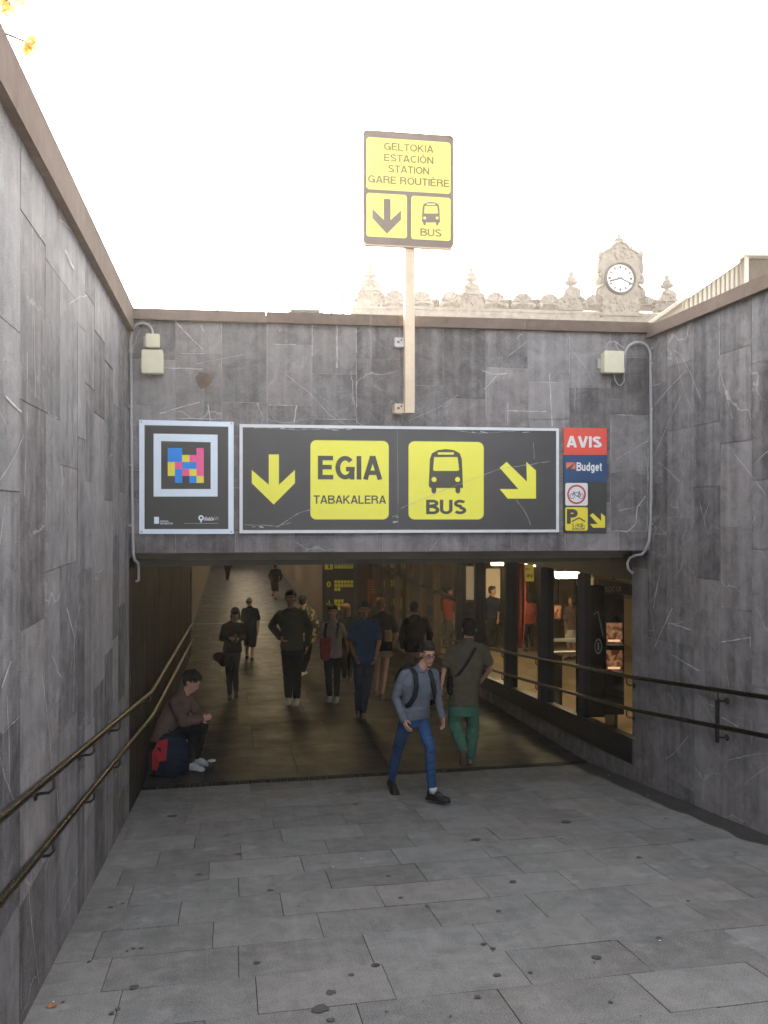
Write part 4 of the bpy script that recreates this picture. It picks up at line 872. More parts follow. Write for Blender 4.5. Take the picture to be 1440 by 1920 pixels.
sh('panel', prr(682, 251, 850, 461, 7, O1), .05, O1, M['washblack'], psg, PS)
m = MB(); q = prr(680.5, 249, 852, 463, 8, O1); 
for i in range(len(q)): j = (i+1) % len(q); c = PS.pix(766, 356, O1); k_ = lambda p: (c[0]+(p[0]-c[0])*.985, c[1]+(p[1]-c[1])*.988); m.prism(PS, [q[i], q[j], k_(q[j]), k_(q[i])], .03, O1+.006)
obj('rim', m, M['pole'], psg)
o = O1+.002
sh('panel', prr(687, 262, 845, 359, 6, o), O1+.0002, o, M['washyellow'], psg, PS); sh('panel', prr(687, 363.5, 763, 445, 5, o), O1+.0002, o, M['washyellow'], psg, PS); sh('panel', prr(771, 369, 845, 450, 5, o), O1+.0002, o, M['washyellow'], psg, PS)
for tx, x0, x1, y0, y1 in (('GELTOKIA', 720, 813, 270, 283.8), ('ESTACIÓN', 720, 813, 291, 304.8), ('STATION', 728, 805, 311.4, 325.2), ('GARE ROUTIÈRE', 690, 843, 332.6, 346.6)):
    text_px(tx, PS, x0, y0, x1, y1, o+TX, M['washink'], psg, .02)
text_px('BUS', PS, 788, 429, 828, 443, o+TX, M['washink'], psg, .02)
arr = [(725.5+(x-513)*.66, 373+(y-852)*.695) for x, y in arrow_d]
sh('arrow', [PS.pix(x, y+(x-725)*.055, o) for x, y in arr], o+.0002, o+.0016, M['washblack'], psg, PS)
busicon(PS, 808, 379, .53, o, M['washblack'], M['washyellow'], psg)
# ---------------------------------------------------------------- handrails
def rail(F, pts, o, r, label, sag=0.):
    rt = empty('handrail', F.pt(pts[1][0], pts[1][1], o), label, 'handrail'); m = MB()
    q = []
    for (a0, b0), (a1, b1) in zip(pts[:-1], pts[1:]):
        n = max(2, int(abs(a1-a0)/.5))
        for k in range(n): f = k/n; q.append(F.pt(a0+(a1-a0)*f, b0+(b1-b0)*f, o))
    q.append(F.pt(*pts[-1], o)); m.tube(q, r, 12); obj('tube', m, M['brass'], rt, True)
    return rt
def bracket(F, a, b, o, rt):
    m = MB(); m.tube([F.pt(a, b-.018, o), F.pt(a, b-.075, o), F.pt(a, b-.095, o-.02), F.pt(a, b-.1, .0)], .008, 8)
    m.tube([F.pt(a, b-.1, .012), F.pt(a, b-.1, .002)], .03, 12); obj('bracket', m, M['steel'], rt, True)
def ext(p, q, a): f = (a-p[0])/(q[0]-p[0]); return (a, p[1]+(q[1]-p[1])*f)
OL = .09
for (p0, p1, p2, lb) in (((0, 1533), (285, 1297), (358, 1178), 'upper bronze handrail along the left wall'), ((0, 1690), (285, 1343), (364, 1191), 'lower bronze handrail along the left wall')):
    A, B, E = (LW.pix(*p, OL) for p in (p0, p1, p2)); rt = rail(LW, [ext(A, B, -2.5), B, (20.4, E[1] if E[0] > 20.4 else E[1]), ], OL, .021, lb)
    for a in (1.7, 3.1, 4.35, 5.6, 6.9, 9.5, 12., 15., 18.):
        q = ext(A, B, a) if a < B[0] else ext(B, (20.4, E[1]), a); bracket(LW, q[0], q[1], OL, rt)
for (p0, p1, p2, p3, lb) in (((1440, 1308), (1187, 1270), (960, 1225), (800, 1189), 'upper bronze handrail in front of the glass and right wall'), ((1440, 1381), (1187, 1331), (960, 1268), (820, 1224), 'lower bronze handrail in front of the glass and right wall')):
    A, B, E, G_ = (RW.pix(*p, OL) for p in (p0, p1, p2, p3)); rt = rail(RW, [ext(A, B, -2.5), B, E, G_], OL, .022, lb)
    for a in (1.7, 3.0, 5.0, 6.6, 8.3): q = ext(A, B, a); bracket(RW, q[0], q[1], OL, rt)
    for a in (ga[2], ga[3], ga[4]): q = ext(B, E, a); bracket(RW, q[0], q[1], OL, rt)
m = MB(); m.box(RW, RW.pix(1348, 1350)[0]-.012, RW.pix(1348, 1350)[0]+.012, RW.pix(1348, 1392)[1], RW.pix(1348, 1312)[1], .002, .03); obj('wall_bracket', m, M['iron'], None, False, 'short black upright bar fixed to the right wall between the handrails', 'bracket')
# ---------------------------------------------------------------- things beyond the wall
SA = R(6.6); sx_ = Vector((math.cos(SA), math.sin(SA), 0)); SF = Frame(P(695, 960, 40.), sx_, UP, Vector((sx_.y, -sx_.x, 0)))
sb = empty('station_building', SF.pt(8, .84), 'pale carved stone station building topped by shells, urns and a clock', 'building')
def spx(x, y, o=0.): return SF.pix(x, y, o)
bz = spx(695, 577)[1]
a0_, a1_ = spx(662, 580)[0], spx(1300, 580)[0]+1.5
m = MB(); m.box(SF, a0_, a1_, .84, bz-.55, -14, -.3); obj('wall', m, M['ststone'], sb)
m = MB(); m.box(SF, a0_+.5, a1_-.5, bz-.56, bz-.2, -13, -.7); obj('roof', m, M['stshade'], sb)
m = MB(); m.box(SF, a0_-.1, a1_+.1, bz-.55, bz-.25, -1., .1); m.box(SF, a0_, a1_, bz-.25, bz-.02, -.8, 0); m.box(SF, a0_-.05, a1_+.05, bz-.02, bz+.12, -.6, .06); obj('cornice', m, M['ststone'], sb)
for i in range(7):
    m = MB(); aa = a0_+1+i*2.4; m.box(SF, aa, aa+1.2, 2.2, bz-2.2, -.29, -.2); obj('window', m, M['frame'], sb)
pxm = lambda n: n/FPX*40.
def relief(m, x, y0, y1, hw, n, o=.02):
    for _ in range(n):
        a, b = spx(x+random.uniform(-hw, hw), random.uniform(y0, y1)); r = pxm(random.uniform(1.2, 3.2)); m.ell(SF.pt(a, b, o+random.uniform(-.02, .06)), SF.X*r, SF.N*r*.8, UP*r*random.uniform(.7, 1.3), 0, 8, 5)
for x, ytop in ((694, 492), (884, 499), (1072, 506), (1252, 512)):
    dy = ytop-492
    a, b0 = spx(x, 577+dy*.2); _, b1 = spx(x, 545+dy); _, b2 = spx(x, 524+dy); m = MB()
    m.box(SF, a-pxm(24), a+pxm(24), b0-.05, b1, -.5, .08); hw = pxm(16)
    m.prism(SF, [(a-hw, b1), (a+hw, b1), (a+hw*1.02, b1+(b2-b1)*.4)]+[(a+hw*math.cos(R(q)), b1+(b2-b1)*.45+(b2-b1)*.55*math.sin(R(q))) for q in range(15, 180, 15)]+[(a-hw*1.02, b1+(b2-b1)*.4)], -.35, .16)
    m.box(SF, a-pxm(19), a+pxm(19), b1-.03, b1+.06, -.45, .2)
    for s_ in (-1, 1): # scrolls
        for k in range(3): m.ell(SF.pt(a+s_*pxm(21+3*k), b1-pxm(3+8*k), .05), SF.X*pxm(4.4), SF.N*.25, UP*pxm(5), 0, 10, 6)
    relief(m, x, 530+dy, 572+dy*.3, 15, 30, .15); pd = obj('pedestal', m, M['ststone'], sb)
    c = SF.pt(a, b2-.02, -.1); k = pxm(1)
    m = MB(); m.lathe(c, [(6*k, 0), (6*k, 2*k), (4*k, 4*k), (10*k, 6*k), (13*k, 9*k), (12.5*k, 12*k), (8*k, 14*k), (9*k, 17*k), (7*k, 20*k), (4*k, 23*k), (5*k, 26*k), (5*k, 29*k), (2.5*k, 31*k), (.6*k, 33*k)], 18)
    obj('finial', m, M['ststone'], pd, True)
def shell(x, dy, w=26):
    a, b0 = spx(x, 577+dy*.2); _, b1 = spx(x, 543+dy); H = b1-b0; W = pxm(w)/1.0; m = MB(); vs, fs = [], []; nr, nt = 7, 40
    for i in range(nr+1):
        r = i/nr
        for j in range(nt+1):
            th = math.pi*(-.12+1.24*j/nt); rib = .5+.5*math.cos(j/nt*math.pi*2*7)
            rr = r*(1+.05*rib*(r > .9)); d = .05+.22*math.sqrt(max(0, 1-r**2.6))-.12*rib*min(1, r*1.6)*(r < .93)+(.06 if r > .93 else 0)
            vs.append(SF.pt(a+W*rr*math.cos(th), b0+H*.3+H*.7*rr*math.sin(th), d-.12))
    for i in range(nr):
        for j in range(nt): p = i*(nt+1)+j; fs.append((p, p+nt+1, p+nt+2, p+1))
    m.add(vs, fs); m.prism(SF, [(a-W*.97, b0-.02), (a+W*.97, b0-.02)]+[(a+W*.97*math.cos(R(q)), b0+H*.3+H*.69*math.sin(R(q))) for q in range(0, 181, 12)], -.4, -.08)
    for s_ in (-1, 1): m.ell(SF.pt(a+s_*W*.98, b0+H*.16, .02), SF.X*pxm(5), SF.N*.18, UP*pxm(5), 0, 10, 6)
    obj('shell_ornament', m, M['ststone'], sb, True)
for x, dy in ((740, 0), (790, 1.5), (846, 3), (930, 5), (981, 6), (1031, 7.5), (1115, 10), (1213, 13), (1292, 15)): shell(x, dy, 20)
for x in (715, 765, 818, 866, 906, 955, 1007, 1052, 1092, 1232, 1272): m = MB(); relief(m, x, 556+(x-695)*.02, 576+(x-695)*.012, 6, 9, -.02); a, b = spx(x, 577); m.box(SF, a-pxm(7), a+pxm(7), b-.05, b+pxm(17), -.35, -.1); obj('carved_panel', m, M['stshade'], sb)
# clock gable
m = MB(); outl = [(1128, 592), (1128, 560), (1119, 553), (1122, 540), (1131, 535), (1124, 515), (1122, 495), (1129, 476), (1137, 470), (1146, 466), (1152, 457), (1163, 454), (1174, 458), (1180, 467), (1191, 472), (1200, 480), (1205, 498), (1203, 518), (1197, 536), (1206, 543), (1209, 556), (1199, 562), (1198, 594)]
m.prism(SF, [spx(*p) for p in outl][::-1], -.9, .12)
for p, q in zip(outl[:-1], outl[1:]):
    for f in (0, .33, .66): a, b = spx(p[0]+(q[0]-p[0])*f, p[1]+(q[1]-p[1])*f, .1); r = pxm(random.uniform(2, 3.6)); m.ell(SF.pt(a, b, .05), SF.X*r, SF.N*.22, UP*r, 0, 8, 5)
relief(m, 1163, 560, 585, 30, 46, .12); relief(m, 1163, 464, 486, 24, 34, .12)
for s_ in (-1, 1):
    for k in range(4): a, b = spx(1163+s_*(38+k*1.5), 478+k*24, .1); m.ell(SF.pt(a, b, .1), SF.X*pxm(5), SF.N*.2, UP*pxm(9), 0, 10, 6)
cg = obj('clock_gable', m, M['ststone'], sb)
a, b = spx(1163, 456); c = SF.pt(a, b-.05, -.2); k = pxm(1); m = MB(); m.lathe(c, [(9*k, 0), (9*k, 3*k), (4*k, 6*k), (9*k, 9*k), (9.5*k, 11*k), (5*k, 14*k), (3*k, 16*k), (4*k, 19*k), (3*k, 22*k), (.5*k, 26*k)], 16); obj('finial', m, M['ststone'], cg, True)
cc = spx(1163, 522, .2); CR = pxm(30)
m = MB(); disc(m, SF, cc, CR*.93, .1, .2, 48); ck = obj('clock', m, M['clockwhite'], sb)
m = MB()
n = 48; pr = [(CR*.9, .2), (CR*.92, .3), (CR*1.02, .3), (CR*1.05, .1)]
vs = [SF.pt(cc[0]+r*math.cos(2*math.pi*i/n), cc[1]+r*math.sin(2*math.pi*i/n), o_) for r, o_ in pr for i in range(n)]
m.add(vs, [(j*n+i, (j+1)*n+i, (j+1)*n+(i+1) % n, j*n+(i+1) % n) for j in range(3) for i in range(n)]); obj('rim', m, M['clockblack'], ck, True)
m = MB()
for i in range(12):
    an = R(90-30*i); 
    bar(m, SF, (cc[0]+CR*.64*math.cos(an), cc[1]+CR*.64*math.sin(an)), (cc[0]+CR*.8*math.cos(an), cc[1]+CR*.8*math.sin(an)), CR*(.1 if i % 3 else .14), .201, .215)
for i in range(60):
    an = R(6*i); bar(m, SF, (cc[0]+CR*.86*math.cos(an), cc[1]+CR*.86*math.sin(an)), (cc[0]+CR*.895*math.cos(an), cc[1]+CR*.895*math.sin(an)), CR*.012, .201, .21)
obj('numeral_marks', m, M['clockblack'], ck)
for px2, py2, wd in ((1143, 527, .11), (1187, 533, .08)):
    e = spx(px2, py2, .22); m = MB(); bar(m, SF, (cc[0]-(e[0]-cc[0])*.2, cc[1]-(e[1]-cc[1])*.2), e, CR*wd, .218 if wd > .1 else .226, .224 if wd > .1 else .232); obj('hand', m, M['clockblack'], ck)
# ribbed metal shed at the right
rb = empty('metal_shed', P(1400, 560, 26.), 'beige ribbed metal roofed building rising behind the right wall', 'building')
RB = VF(26., .0); m = MB()
m.prism(RB, [RB.pix(*p) for p in ((1280, 620), (1620, 620), (1620, 470), (1394, 487), (1280, 566))], -8, -.05); obj('wall', m, M['roofedge'], rb)
m = MB(); x = 1284
while x < 1390:
    ytop = 487+(1394-x)*.70; m.prism(RB, [RB.pix(*p) for p in ((x, 620), (x+4.5, 620), (x+4.5, ytop-1), (x, ytop+2))], -.045, .04); x += 8.5
obj('ribbing', m, M['roofmetal'], rb)
m = MB(); bar(m, RB, RB.pix(1262, 574), RB.pix(1391, 481), .1, -8.1, .35); obj('verge', m, M['roofedge'], rb)
m = MB(); m.prism(RB, [RB.pix(*p) for p in ((1388, 560), (1396, 560), (1396, 480), (1388, 480))], -.04, .3); m.prism(RB, [RB.pix(*p) for p in ((1388, 486), (1620, 490), (1620, 480), (1388, 478))], -.04, .4); obj('fascia', m, M['roofedge'], rb)
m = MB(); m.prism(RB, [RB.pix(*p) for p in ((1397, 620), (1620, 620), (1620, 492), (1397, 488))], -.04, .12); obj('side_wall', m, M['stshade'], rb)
# small railing and hump beyond the coping
rl = empty('roof_railing', P(618, 600, 22.), 'small thin three bar railing standing beyond the middle of the wall', 'railing'); F = VF(22.); m = MB()
for x in (598, 621, 643): bar(m, F, F.pix(x, 640), F.pix(x, 550), .07, 0, .03)
obj('post', m, M['roofmetal'], rl); m = MB()
for y in (551, 564, 576): bar(m, F, F.pix(597, y), F.pix(644, y+.6), .065, .031, .06)
obj('bar', m, M['roofmetal'], rl)
# car roof showing over the coping
cr = empty('parked_car', P(568, 640, 20.), 'pale parked car with only its curved roof showing over the wall', 'car')
t0 = 20.; zc = .84; m = MB(); CF = VF(t0); cpx = CF.pix(568, 577)[0]; zt = CF.pix(568, 574)[1]; hgt = zt-zc
def carprof(k): return None
prof = [(-2.0, .25), (-2.05, .6), (-1.9, .78), (-1.1, .88), (-.55, hgt-.02), (.1, hgt), (.75, hgt-.05), (1.35, .95), (2.0, .85), (2.1, .6), (2.05, .25)]
s_ = .62
m.prism(Frame((cpx, t0, zc), (1, 0, 0), UP, (0, -1, 0)), [(a*s_, b) for a, b in prof], -1.55, 0.); obj('body', m, M['roofedge'], cr)
m = MB(); m.prism(Frame((cpx, t0, zc), (1, 0, 0), UP, (0, -1, 0)), [(-.85*s_, .92), (1.05*s_, .92), (.62*s_, hgt-.1), (-.45*s_, hgt-.09)], .001, .01); obj('window', m, M['frame'], cr)
for x in (-1.25, 1.25):
    m = MB(); disc(m, Frame((cpx, t0, zc), (1, 0, 0), UP, (0, -1, 0)), (x*s_, .3), .3, -.02, .03, 20); wh = obj('wheel', m, M['blackshoe'], cr)
# mast
mt = empty('antenna_mast', P(407, 700, 60.), 'very thin tall pale mast rising far behind the left end of the wall', 'mast'); m = MB()
zb_, zt_ = .84, P(407, -60, 60).z; xx = P(407, 0, 60).x
m.tube([(xx, 60, zb_), (xx, 60, zt_)], .1, 8); obj('pole', m, M['wood'], mt, True)
m = MB()
for y in (65, 130, 190, 250, 310, 385, 460): z = P(407, y, 60).z; m.box(Frame((xx, 60, z), (1, 0, 0), UP, (0, -1, 0)), -.12, .12, -.03, .03, -.05, .05)
obj('crosspiece', m, M['ststone'], mt)
m = MB(); z = P(407, 522, 60).z; F = Frame((xx, 60, z), (1, 0, 0), UP, (0, -1, 0)); m.box(F, -.15, .7, -.1, .1, -.1, .1); m.box(F, .1, .5, .1, .25, -.1, .1); obj('equipment', m, M['roofmetal'], mt)
# leaves of a tree over the left wall
tr = empty('autumn_tree', UV(2.2, -4.6, .84), 'orange leaved tree whose branch tips hang over the top left corner', 'tree')
bp = UV(2.2, -4.6, .84); tipA, tipB = P(20, 8, 5.2), P(58, 82, 5.6)
br_ = [[bp, bp+Vector((.05, .05, 1.5)), bp+Vector((.1, .1, 2.8))], [bp+Vector((.1, .1, 2.6)), (bp+Vector((.1, .1, 2.6))+tipA)/2+Vector((0, 0, .5)), tipA], [bp+Vector((.1, .1, 2.3)), (bp+Vector((.1, .1, 2.3))+tipB)/2+Vector((-.2, 0, .25)), tipB+Vector((-.25, 0, .1)), tipB]]
for k in range(5): a = k*1.3+2.3; e = bp+Vector((.1+1.2*math.cos(a)-.9, 1.2*math.sin(a)+.1, 3.6+.3*k)); br_.append([bp+Vector((.1, .1, 2.5)), (bp+Vector((.1, .1, 2.5))+e)/2+Vector((0, 0, .3)), e])
m = MB(); m.tube(br_[0], [.14, .1, .08], 10)
for b in br_[1:]: m.tube(b, [.05, .03]+[.008]*(len(b)-2), 7)
obj('trunk', m, M['bark'], tr, True)
m = MB()
def leaves(c, r, n):
    for _ in range(n):
        d = Vector((random.gauss(0, 1), random.gauss(0, 1), random.gauss(0, .8))).normalized()*r*random.random()**.5; p = c+d
        x = Vector((random.gauss(0, 1), random.gauss(0, 1), random.gauss(0, 1))).normalized(); y = x.orthogonal().normalized(); s = random.uniform(.02, .045)
        m.add([p-x*s, p-y*s*.5, p-x*s*.2+y*s*.1, p+x*s, p+y*s*.55], [(0, 1, 3, 4)])
leaves(tipA+Vector((0, 0, .0)), .075, 34); leaves(P(10, 3, 5.2), .05, 14); leaves(P(40, 1, 5.3), .04, 10); leaves(P(8, 22, 5.2), .02, 5); leaves(P(57, 88, 5.6), .04, 16); leaves(P(61, 74, 5.6), .035, 12); leaves(P(50, 96, 5.6), .02, 5)
for b in br_[3:]:
    for f in (.55, .8, 1.): leaves(b[1].lerp(b[2], f), .5, 130)
obj('crown', m, M['leaf'], tr)
# ---------------------------------------------------------------- people
def hallt(px, py): return -HZ/((py-CY)/FPX)
def person(label, J, fa=0., nod=0., top=None, bot=None, shoe='blackshoe', hair='hair', hairkind='short', skin='skin', vox=.010, ft=tfloor, face=False, lift=(False, False), group=None, feet=None, tt=None, armdy=(0, 0, 0, 0), stout=1., seated=False, hd=0.):
    """J: photograph pixels of the joints; L and R are image left and right"""
    tl, tr_ = ft(*J['cL']), ft(*J['cR'])
    if lift[0]: tl = tr_-.28
    if lift[1]: tr_ = tl-.28
    t0 = tt or (tl+tr_)/2; fl = min(ft(*J['cL']), ft(*J['cR'])); 
    zb = P(*J['cL'], tl).z if not lift[0] else P(*J['cR'], tr_).z
    base = Vector((P(J['hip'][0], 1000, t0).x, t0, zb))
    f = Vector((math.sin(R(fa)), -math.cos(R(fa)), 0)); r = Vector((-f.y, f.x, 0))
    if r.x < 0: r = -r                                        # r points to image right
    htot = ((J['cL'][1]+J['cR'][1])/2-(J['head'][1]-14*9/t0))/FPX*t0; s = J.get('s') or max(.82, min(1.06, htot/1.75))
    lean = J.get('lean', 0.)
    hip = P(*J['hip'], t0); neck = P(*J['neck'], t0)-f*0+f*lean*.9; head = P(*J['head'], t0)+f*(lean+.02)
    shl = P(*J['sL'], t0)+f*lean*.8; shr = P(*J['sR'], t0)+f*lean*.8
    sd = r.y*.5*((shr-shl).length); shl.y -= sd*.6; shr.y += sd*.6
    a = armdy; elL = P(*J['eL'], t0+a[0]); waL = P(*J['wL'], t0+a[1]); elR = P(*J['eR'], t0+a[2]); waR = P(*J['wR'], t0+a[3])
    knd = J.get('kd', (.05, .05)); knL = P(*J['kL'], (t0+tl)/2)+f*knd[0]; knR = P(*J['kR'], (t0+tr_)/2)+f*knd[1]
    anL = P(*J['aL'], tl)-f*.03*s; anR = P(*J['aR'], tr_)-f*.03*s
    root = empty('person', base, label, 'person', group); X = lambda m: M[m]
    hipL, hipR = hip-r*.085*s, hip+r*.085*s
    if r.y: pass
    # body
    b = MB(); shw = (shr-shl).length/2; sc = (shl+shr)/2
    ax = (shr-shl).normalized(); sp = (sc-hip)
    def ring_(q, hw, hdp, axv=None):
        c = hip+sp*q; return (c+f*0, (axv or (ax*q+r*(1-q)).normalized())*hw, f.cross(Vector((0, 0, 1))).cross(Vector((0, 0, 1)))*-1*hdp if False else (f*hdp))
    def torso(g, lo, st):
        L = []
        for q, hw, dp in ((-.16, .12, .095), (-.05, .155, .11), (.1, .158, .11), (.3, .142*stout, .105*stout), (.5, .145*stout, .108*stout), (.7, .162, .112), (.84, .160, .105), (.95, .135, .088), (1.03, .088, .07), (1.1, .055, .05)):
            if q < lo: continue
            w_ = hw*s*(shw*1.04/(.185*s) if q > .6 else 1)
            L.append(ring_(q, w_+g, dp*s+g))
        return L
    b.loft(torso(-.014, -.2, 1)); b.cap(sc+(neck-sc)*.3, head-Vector((0, 0, .05*s)), .062*s, .054*s)
    hf_ = (f*math.cos(R(nod))-UP*math.sin(R(nod))).normalized(); hu = (UP*math.cos(R(nod))+f*math.sin(R(nod))).normalized()
    if hd: rot = Matrix.Rotation(R(hd), 3, 'Z'); hf_ = rot@hf_; hu = rot@hu
    hr = hf_.cross(hu); c = head; sB = s; s = s*1.09
    e = lambda mb, a_, b_, c_, x, y, z: mb.ell(c+hf_*a_*s+hr*b_*s+hu*c_*s, hr*x*s, hf_*y*s, hu*z*s)
    e(b, -.012, 0, .03, .074, .094, .088); e(b, .022, 0, -.04, .056, .066, .072); e(b, .055, 0, -.092, .026, .024, .020); e(b, .075, 0, .028, .048, .014, .012); e(b, .05, .036, -.02, .022, .03, .03); e(b, .05, -.036, -.02, .022, .03, .03)
    b.cap(c+hf_*.086*s+hu*.015*s, c+hf_*.103*s-hu*.026*s, .008*s, .013*s, 8); e(b, .09, 0, -.034, .016, .012, .009)
    for sg_ in (-1, 1): e(b, -.005, sg_*.078, -.005, .009, .019, .031)
    e(b, .086, 0, -.062, .024, .008, .010)
    s = sB
    for S_ in (shl, shr): b.cap(sc+(neck-sc)*.8, sc.lerp(S_, .6)+UP*.0, .045*s, .045*s)
    def hand(w, el, side, curl):
        d = (w-el).normalized(); pal = (-r*side); pal = (pal-d*pal.dot(d)).normalized(); sd_ = d.cross(pal)
        if sd_.dot(f) < 0: sd_ = -sd_
        b.ell(w+d*.045*s, d*.052*s, sd_*.040*s, pal*.018*s)
        for k, (o, L) in enumerate(((.030, .075), (.010, .085), (-.010, .08), (-.028, .062))):
            p0 = w+d*.082*s+sd_*o*s; dd = d.copy(); q = p0
            for n_ in range(3):
                ang = R(curl*(.6+.4*n_)); dd = (dd*math.cos(ang)+pal*math.sin(ang)).normalized(); q2 = q+dd*L*s*(.45, .32, .23)[n_]; b.cap(q, q2, .0095*s, .0085*s, 8); q = q2
        q = w+d*.03*s+sd_*.034*s; q2 = q+(d*.6+sd_*.7+pal*.35).normalized()*.042*s; b.cap(q, q2, .013*s, .011*s, 8); b.cap(q2, q2+(d*.9+pal*.4).normalized()*.03*s, .011*s, .009*s, 8)
    hc = J.get('curl', (24, 24))
    shl, shr = sc+(shl-sc)*.86-UP*.012*s, sc+(shr-sc)*.86-UP*.012*s
    for (S_, E_, W_, sd2, cu) in ((shl, elL, waL, -1, hc[0]), (shr, elR, waR, 1, hc[1])):
        b.cap(S_, E_, .040*s, .035*s); b.cap(E_, W_, .035*s, .025*s); b.cap(W_, W_+(W_-E_).normalized()*.02, .026*s, .024*s, 10); hand(W_, E_, sd2, cu)
    for Hh, K_, A_ in ((hipL, knL, anL), (hipR, knR, anR)):
        k_ = .72 if bot[1] > .55 and not bot[3] else .95; b.cap(Hh, K_, .078*s*k_, .052*s*k_); m_ = K_.lerp(A_, .35)-f*.014*s; b.cap(K_, m_, .05*s*k_, .052*s*k_); b.cap(m_, A_, .052*s*k_, .034*s*k_)
        b.cap(A_, A_-UP*.03*s, .03*s, .024*s)
    blob('body', b, X(skin), root, vox)
    # upper clothing
    mt, sleeve, hem, grow = top; g_ = MB(); g_.loft([(hip-sp*max(hem, .01), r*(.172*s+grow), f*(.134*s+grow))]+torso(.012+grow, .06, 1))
    if False: g_.loft([(hip-sp*(.16+hem)*1.0, r*(.168*s+grow), f*(.125*s+grow)), (hip, r*(.165*s+grow), f*(.13*s+grow)), (hip+sp*.3, r*(.16*s), f*.12*s)])
    for S_, E_, W_ in ((shl, elL, waL), (shr, elR, waR)):
        S2 = S_-ax*0; g_.cap(S2, S2.lerp(E_, min(1, sleeve*2)), (.053+grow)*s, (.052+grow)*s if sleeve < .6 else (.046+grow)*s)
        if sleeve > .6: g_.cap(E_, E_.lerp(W_, (sleeve-.5)*2), (.046+grow)*s, (.037+grow)*s)
    g_.cap(sc+(neck-sc)*.2, sc+(neck-sc)*.7, .082*s, .070*s)
    for S_ in (shl, shr): g_.cap(sc+(neck-sc)*.6, sc.lerp(S_, .75)+UP*.004, (.052+grow*.5)*s, (.05+grow*.5)*s)
    garment = blob('top', g_, X(mt), root, vox, 3, .0085, 4.5)
    # lower clothing
    mt, ln, grow, skirt = bot; g_ = MB(); g_.loft([(hip-sp*.2, r*(.14*s+grow*.6), f*(.11*s+grow*.4)), (hip-sp*.08, r*(.162*s+grow*.5), f*(.122*s+grow*.3)), (hip+sp*.02, r*.155*s, f*.118*s), (hip+sp*.12, r*.142*s, f*.105*s)])
    if skirt:
        kz = (knL+knR)/2; g_.loft([(hip.lerp(kz, skirt), r*.2*s, f*.15*s), (hip, r*.17*s, f*.13*s), (hip+sp*.1, r*.16*s, f*.12*s)])
    else:
        for Hh, K_, A_ in ((hipL, knL, anL), (hipR, knR, anR)):
            if ln > .55:
                g_.cap(Hh, K_, (.088+grow)*s, (.062+grow)*s); q = (ln-.5)*2; m_ = K_.lerp(A_, .35)-f*.015*s; g_.cap(K_, m_, (.061+grow)*s, (.06+grow)*s); g_.cap(m_, m_.lerp(A_, q), (.06+grow)*s, (.046+grow)*s)
            else: g_.cap(Hh, Hh.lerp(K_, ln*2), (.09+grow)*s, (.078+grow)*s)
    blob('trousers' if not skirt else 'skirt', g_, X(mt), root, vox, 3, .009, 8.)
    # shoes
    fds = feet or ((f, 0), (f, 0))
    s = sB*J.get('shs', 1.06)
    for A_, (fd, pit), cc_ in ((anL, fds[0], J['cL']), (anR, fds[1], J['cR'])):
        g_ = MB(); fd = Vector(fd).normalized(); fr = Vector((-fd.y, fd.x, 0)).normalized(); fdp = (fd*math.cos(R(pit))-UP*math.sin(R(pit))).normalized(); fu = fr.cross(fdp); 
        if fu.z < 0: fu = -fu
        bt = A_-fu*.085*s if not lift[0 if A_ is anL else 1] else A_-fu*.085*s
        g_.ell(A_-fu*.035*s, fr*.042*s, fdp*.05*s, fu*.05*s); g_.ell(bt+fdp*.0+fu*.033*s, fr*.038*s, fdp*.06*s, fu*.036*s); g_.ell(bt+fdp*.12*s+fu*.028*s, fr*.046*s, fdp*.085*s, fu*.03*s); g_.ell(bt+fdp*.05*s+fu*.045*s, fr*.038*s, fdp*.08*s, fu*.045*s)
        for u_ in (-.03, .03, .09, .15): g_.ell(bt+fdp*u_*s+fu*.010*s, fr*(.036 if u_ < .05 else .043)*s, fdp*.05*s, fu*.012*s)
        blob('shoe', g_, X(shoe), root, max(.006, vox*.8), 1)
    s = sB*1.09
    # hair
    if hair:
        g_ = MB()
        if hairkind == 'bald': e(g_, -.03, 0, -.005, .078, .082, .05)
        else: e(g_, -.026, 0, .042, .082, .094, .086); e(g_, .03, 0, .088, .062, .058, .036); e(g_, -.045, 0, -.015, .07, .062, .06)
        if hairkind == 'quiff': e(g_, .045, .0, .105, .052, .045, .032); e(g_, .0, 0, .115, .06, .06, .03)
        if hairkind == 'long': e(g_, -.05, 0, -.07, .08, .055, .11); e(g_, -.01, .065, -.04, .02, .05, .08); e(g_, -.01, -.065, -.04, .02, .05, .08)
        if hairkind == 'bun': e(g_, -.085, 0, .07, .04, .04, .04)
        if hairkind == 'messy':
            for _ in range(26): q_ = Vector((random.gauss(0, 1), random.gauss(0, 1), abs(random.gauss(0, 1)))).normalized(); e(g_, -.03+q_.x*.085, q_.y*.082, .03+q_.z*.088, .022, .022, .022)
        blob('hair', g_, X(hair), root, max(.007, vox*.8), 2, .008, 40.)
    if face:
        for sg_ in (-1, 1):
            m = MB(); m.ell(c+hf_*.082*s+hr*sg_*.031*s+hu*.008*s, hr*.013*s, hf_*.011*s, hu*.008*s); ey = obj('eye', m, M['eye'], root, True)
            m = MB(); m.ell(c+hf_*.0885*s+hr*sg_*.031*s+hu*.008*s, hr*.006*s, hf_*.006*s, hu*.0065*s); obj('iris', m, M['iris'], ey, True)
            m = MB(); m.cap(c+hf_*.089*s+hr*sg_*.046*s+hu*.028*s, c+hf_*.092*s+hr*sg_*.016*s+hu*.03*s, .0045*s, .005*s, 6); obj('eyebrow', m, M['hair'], root, True)
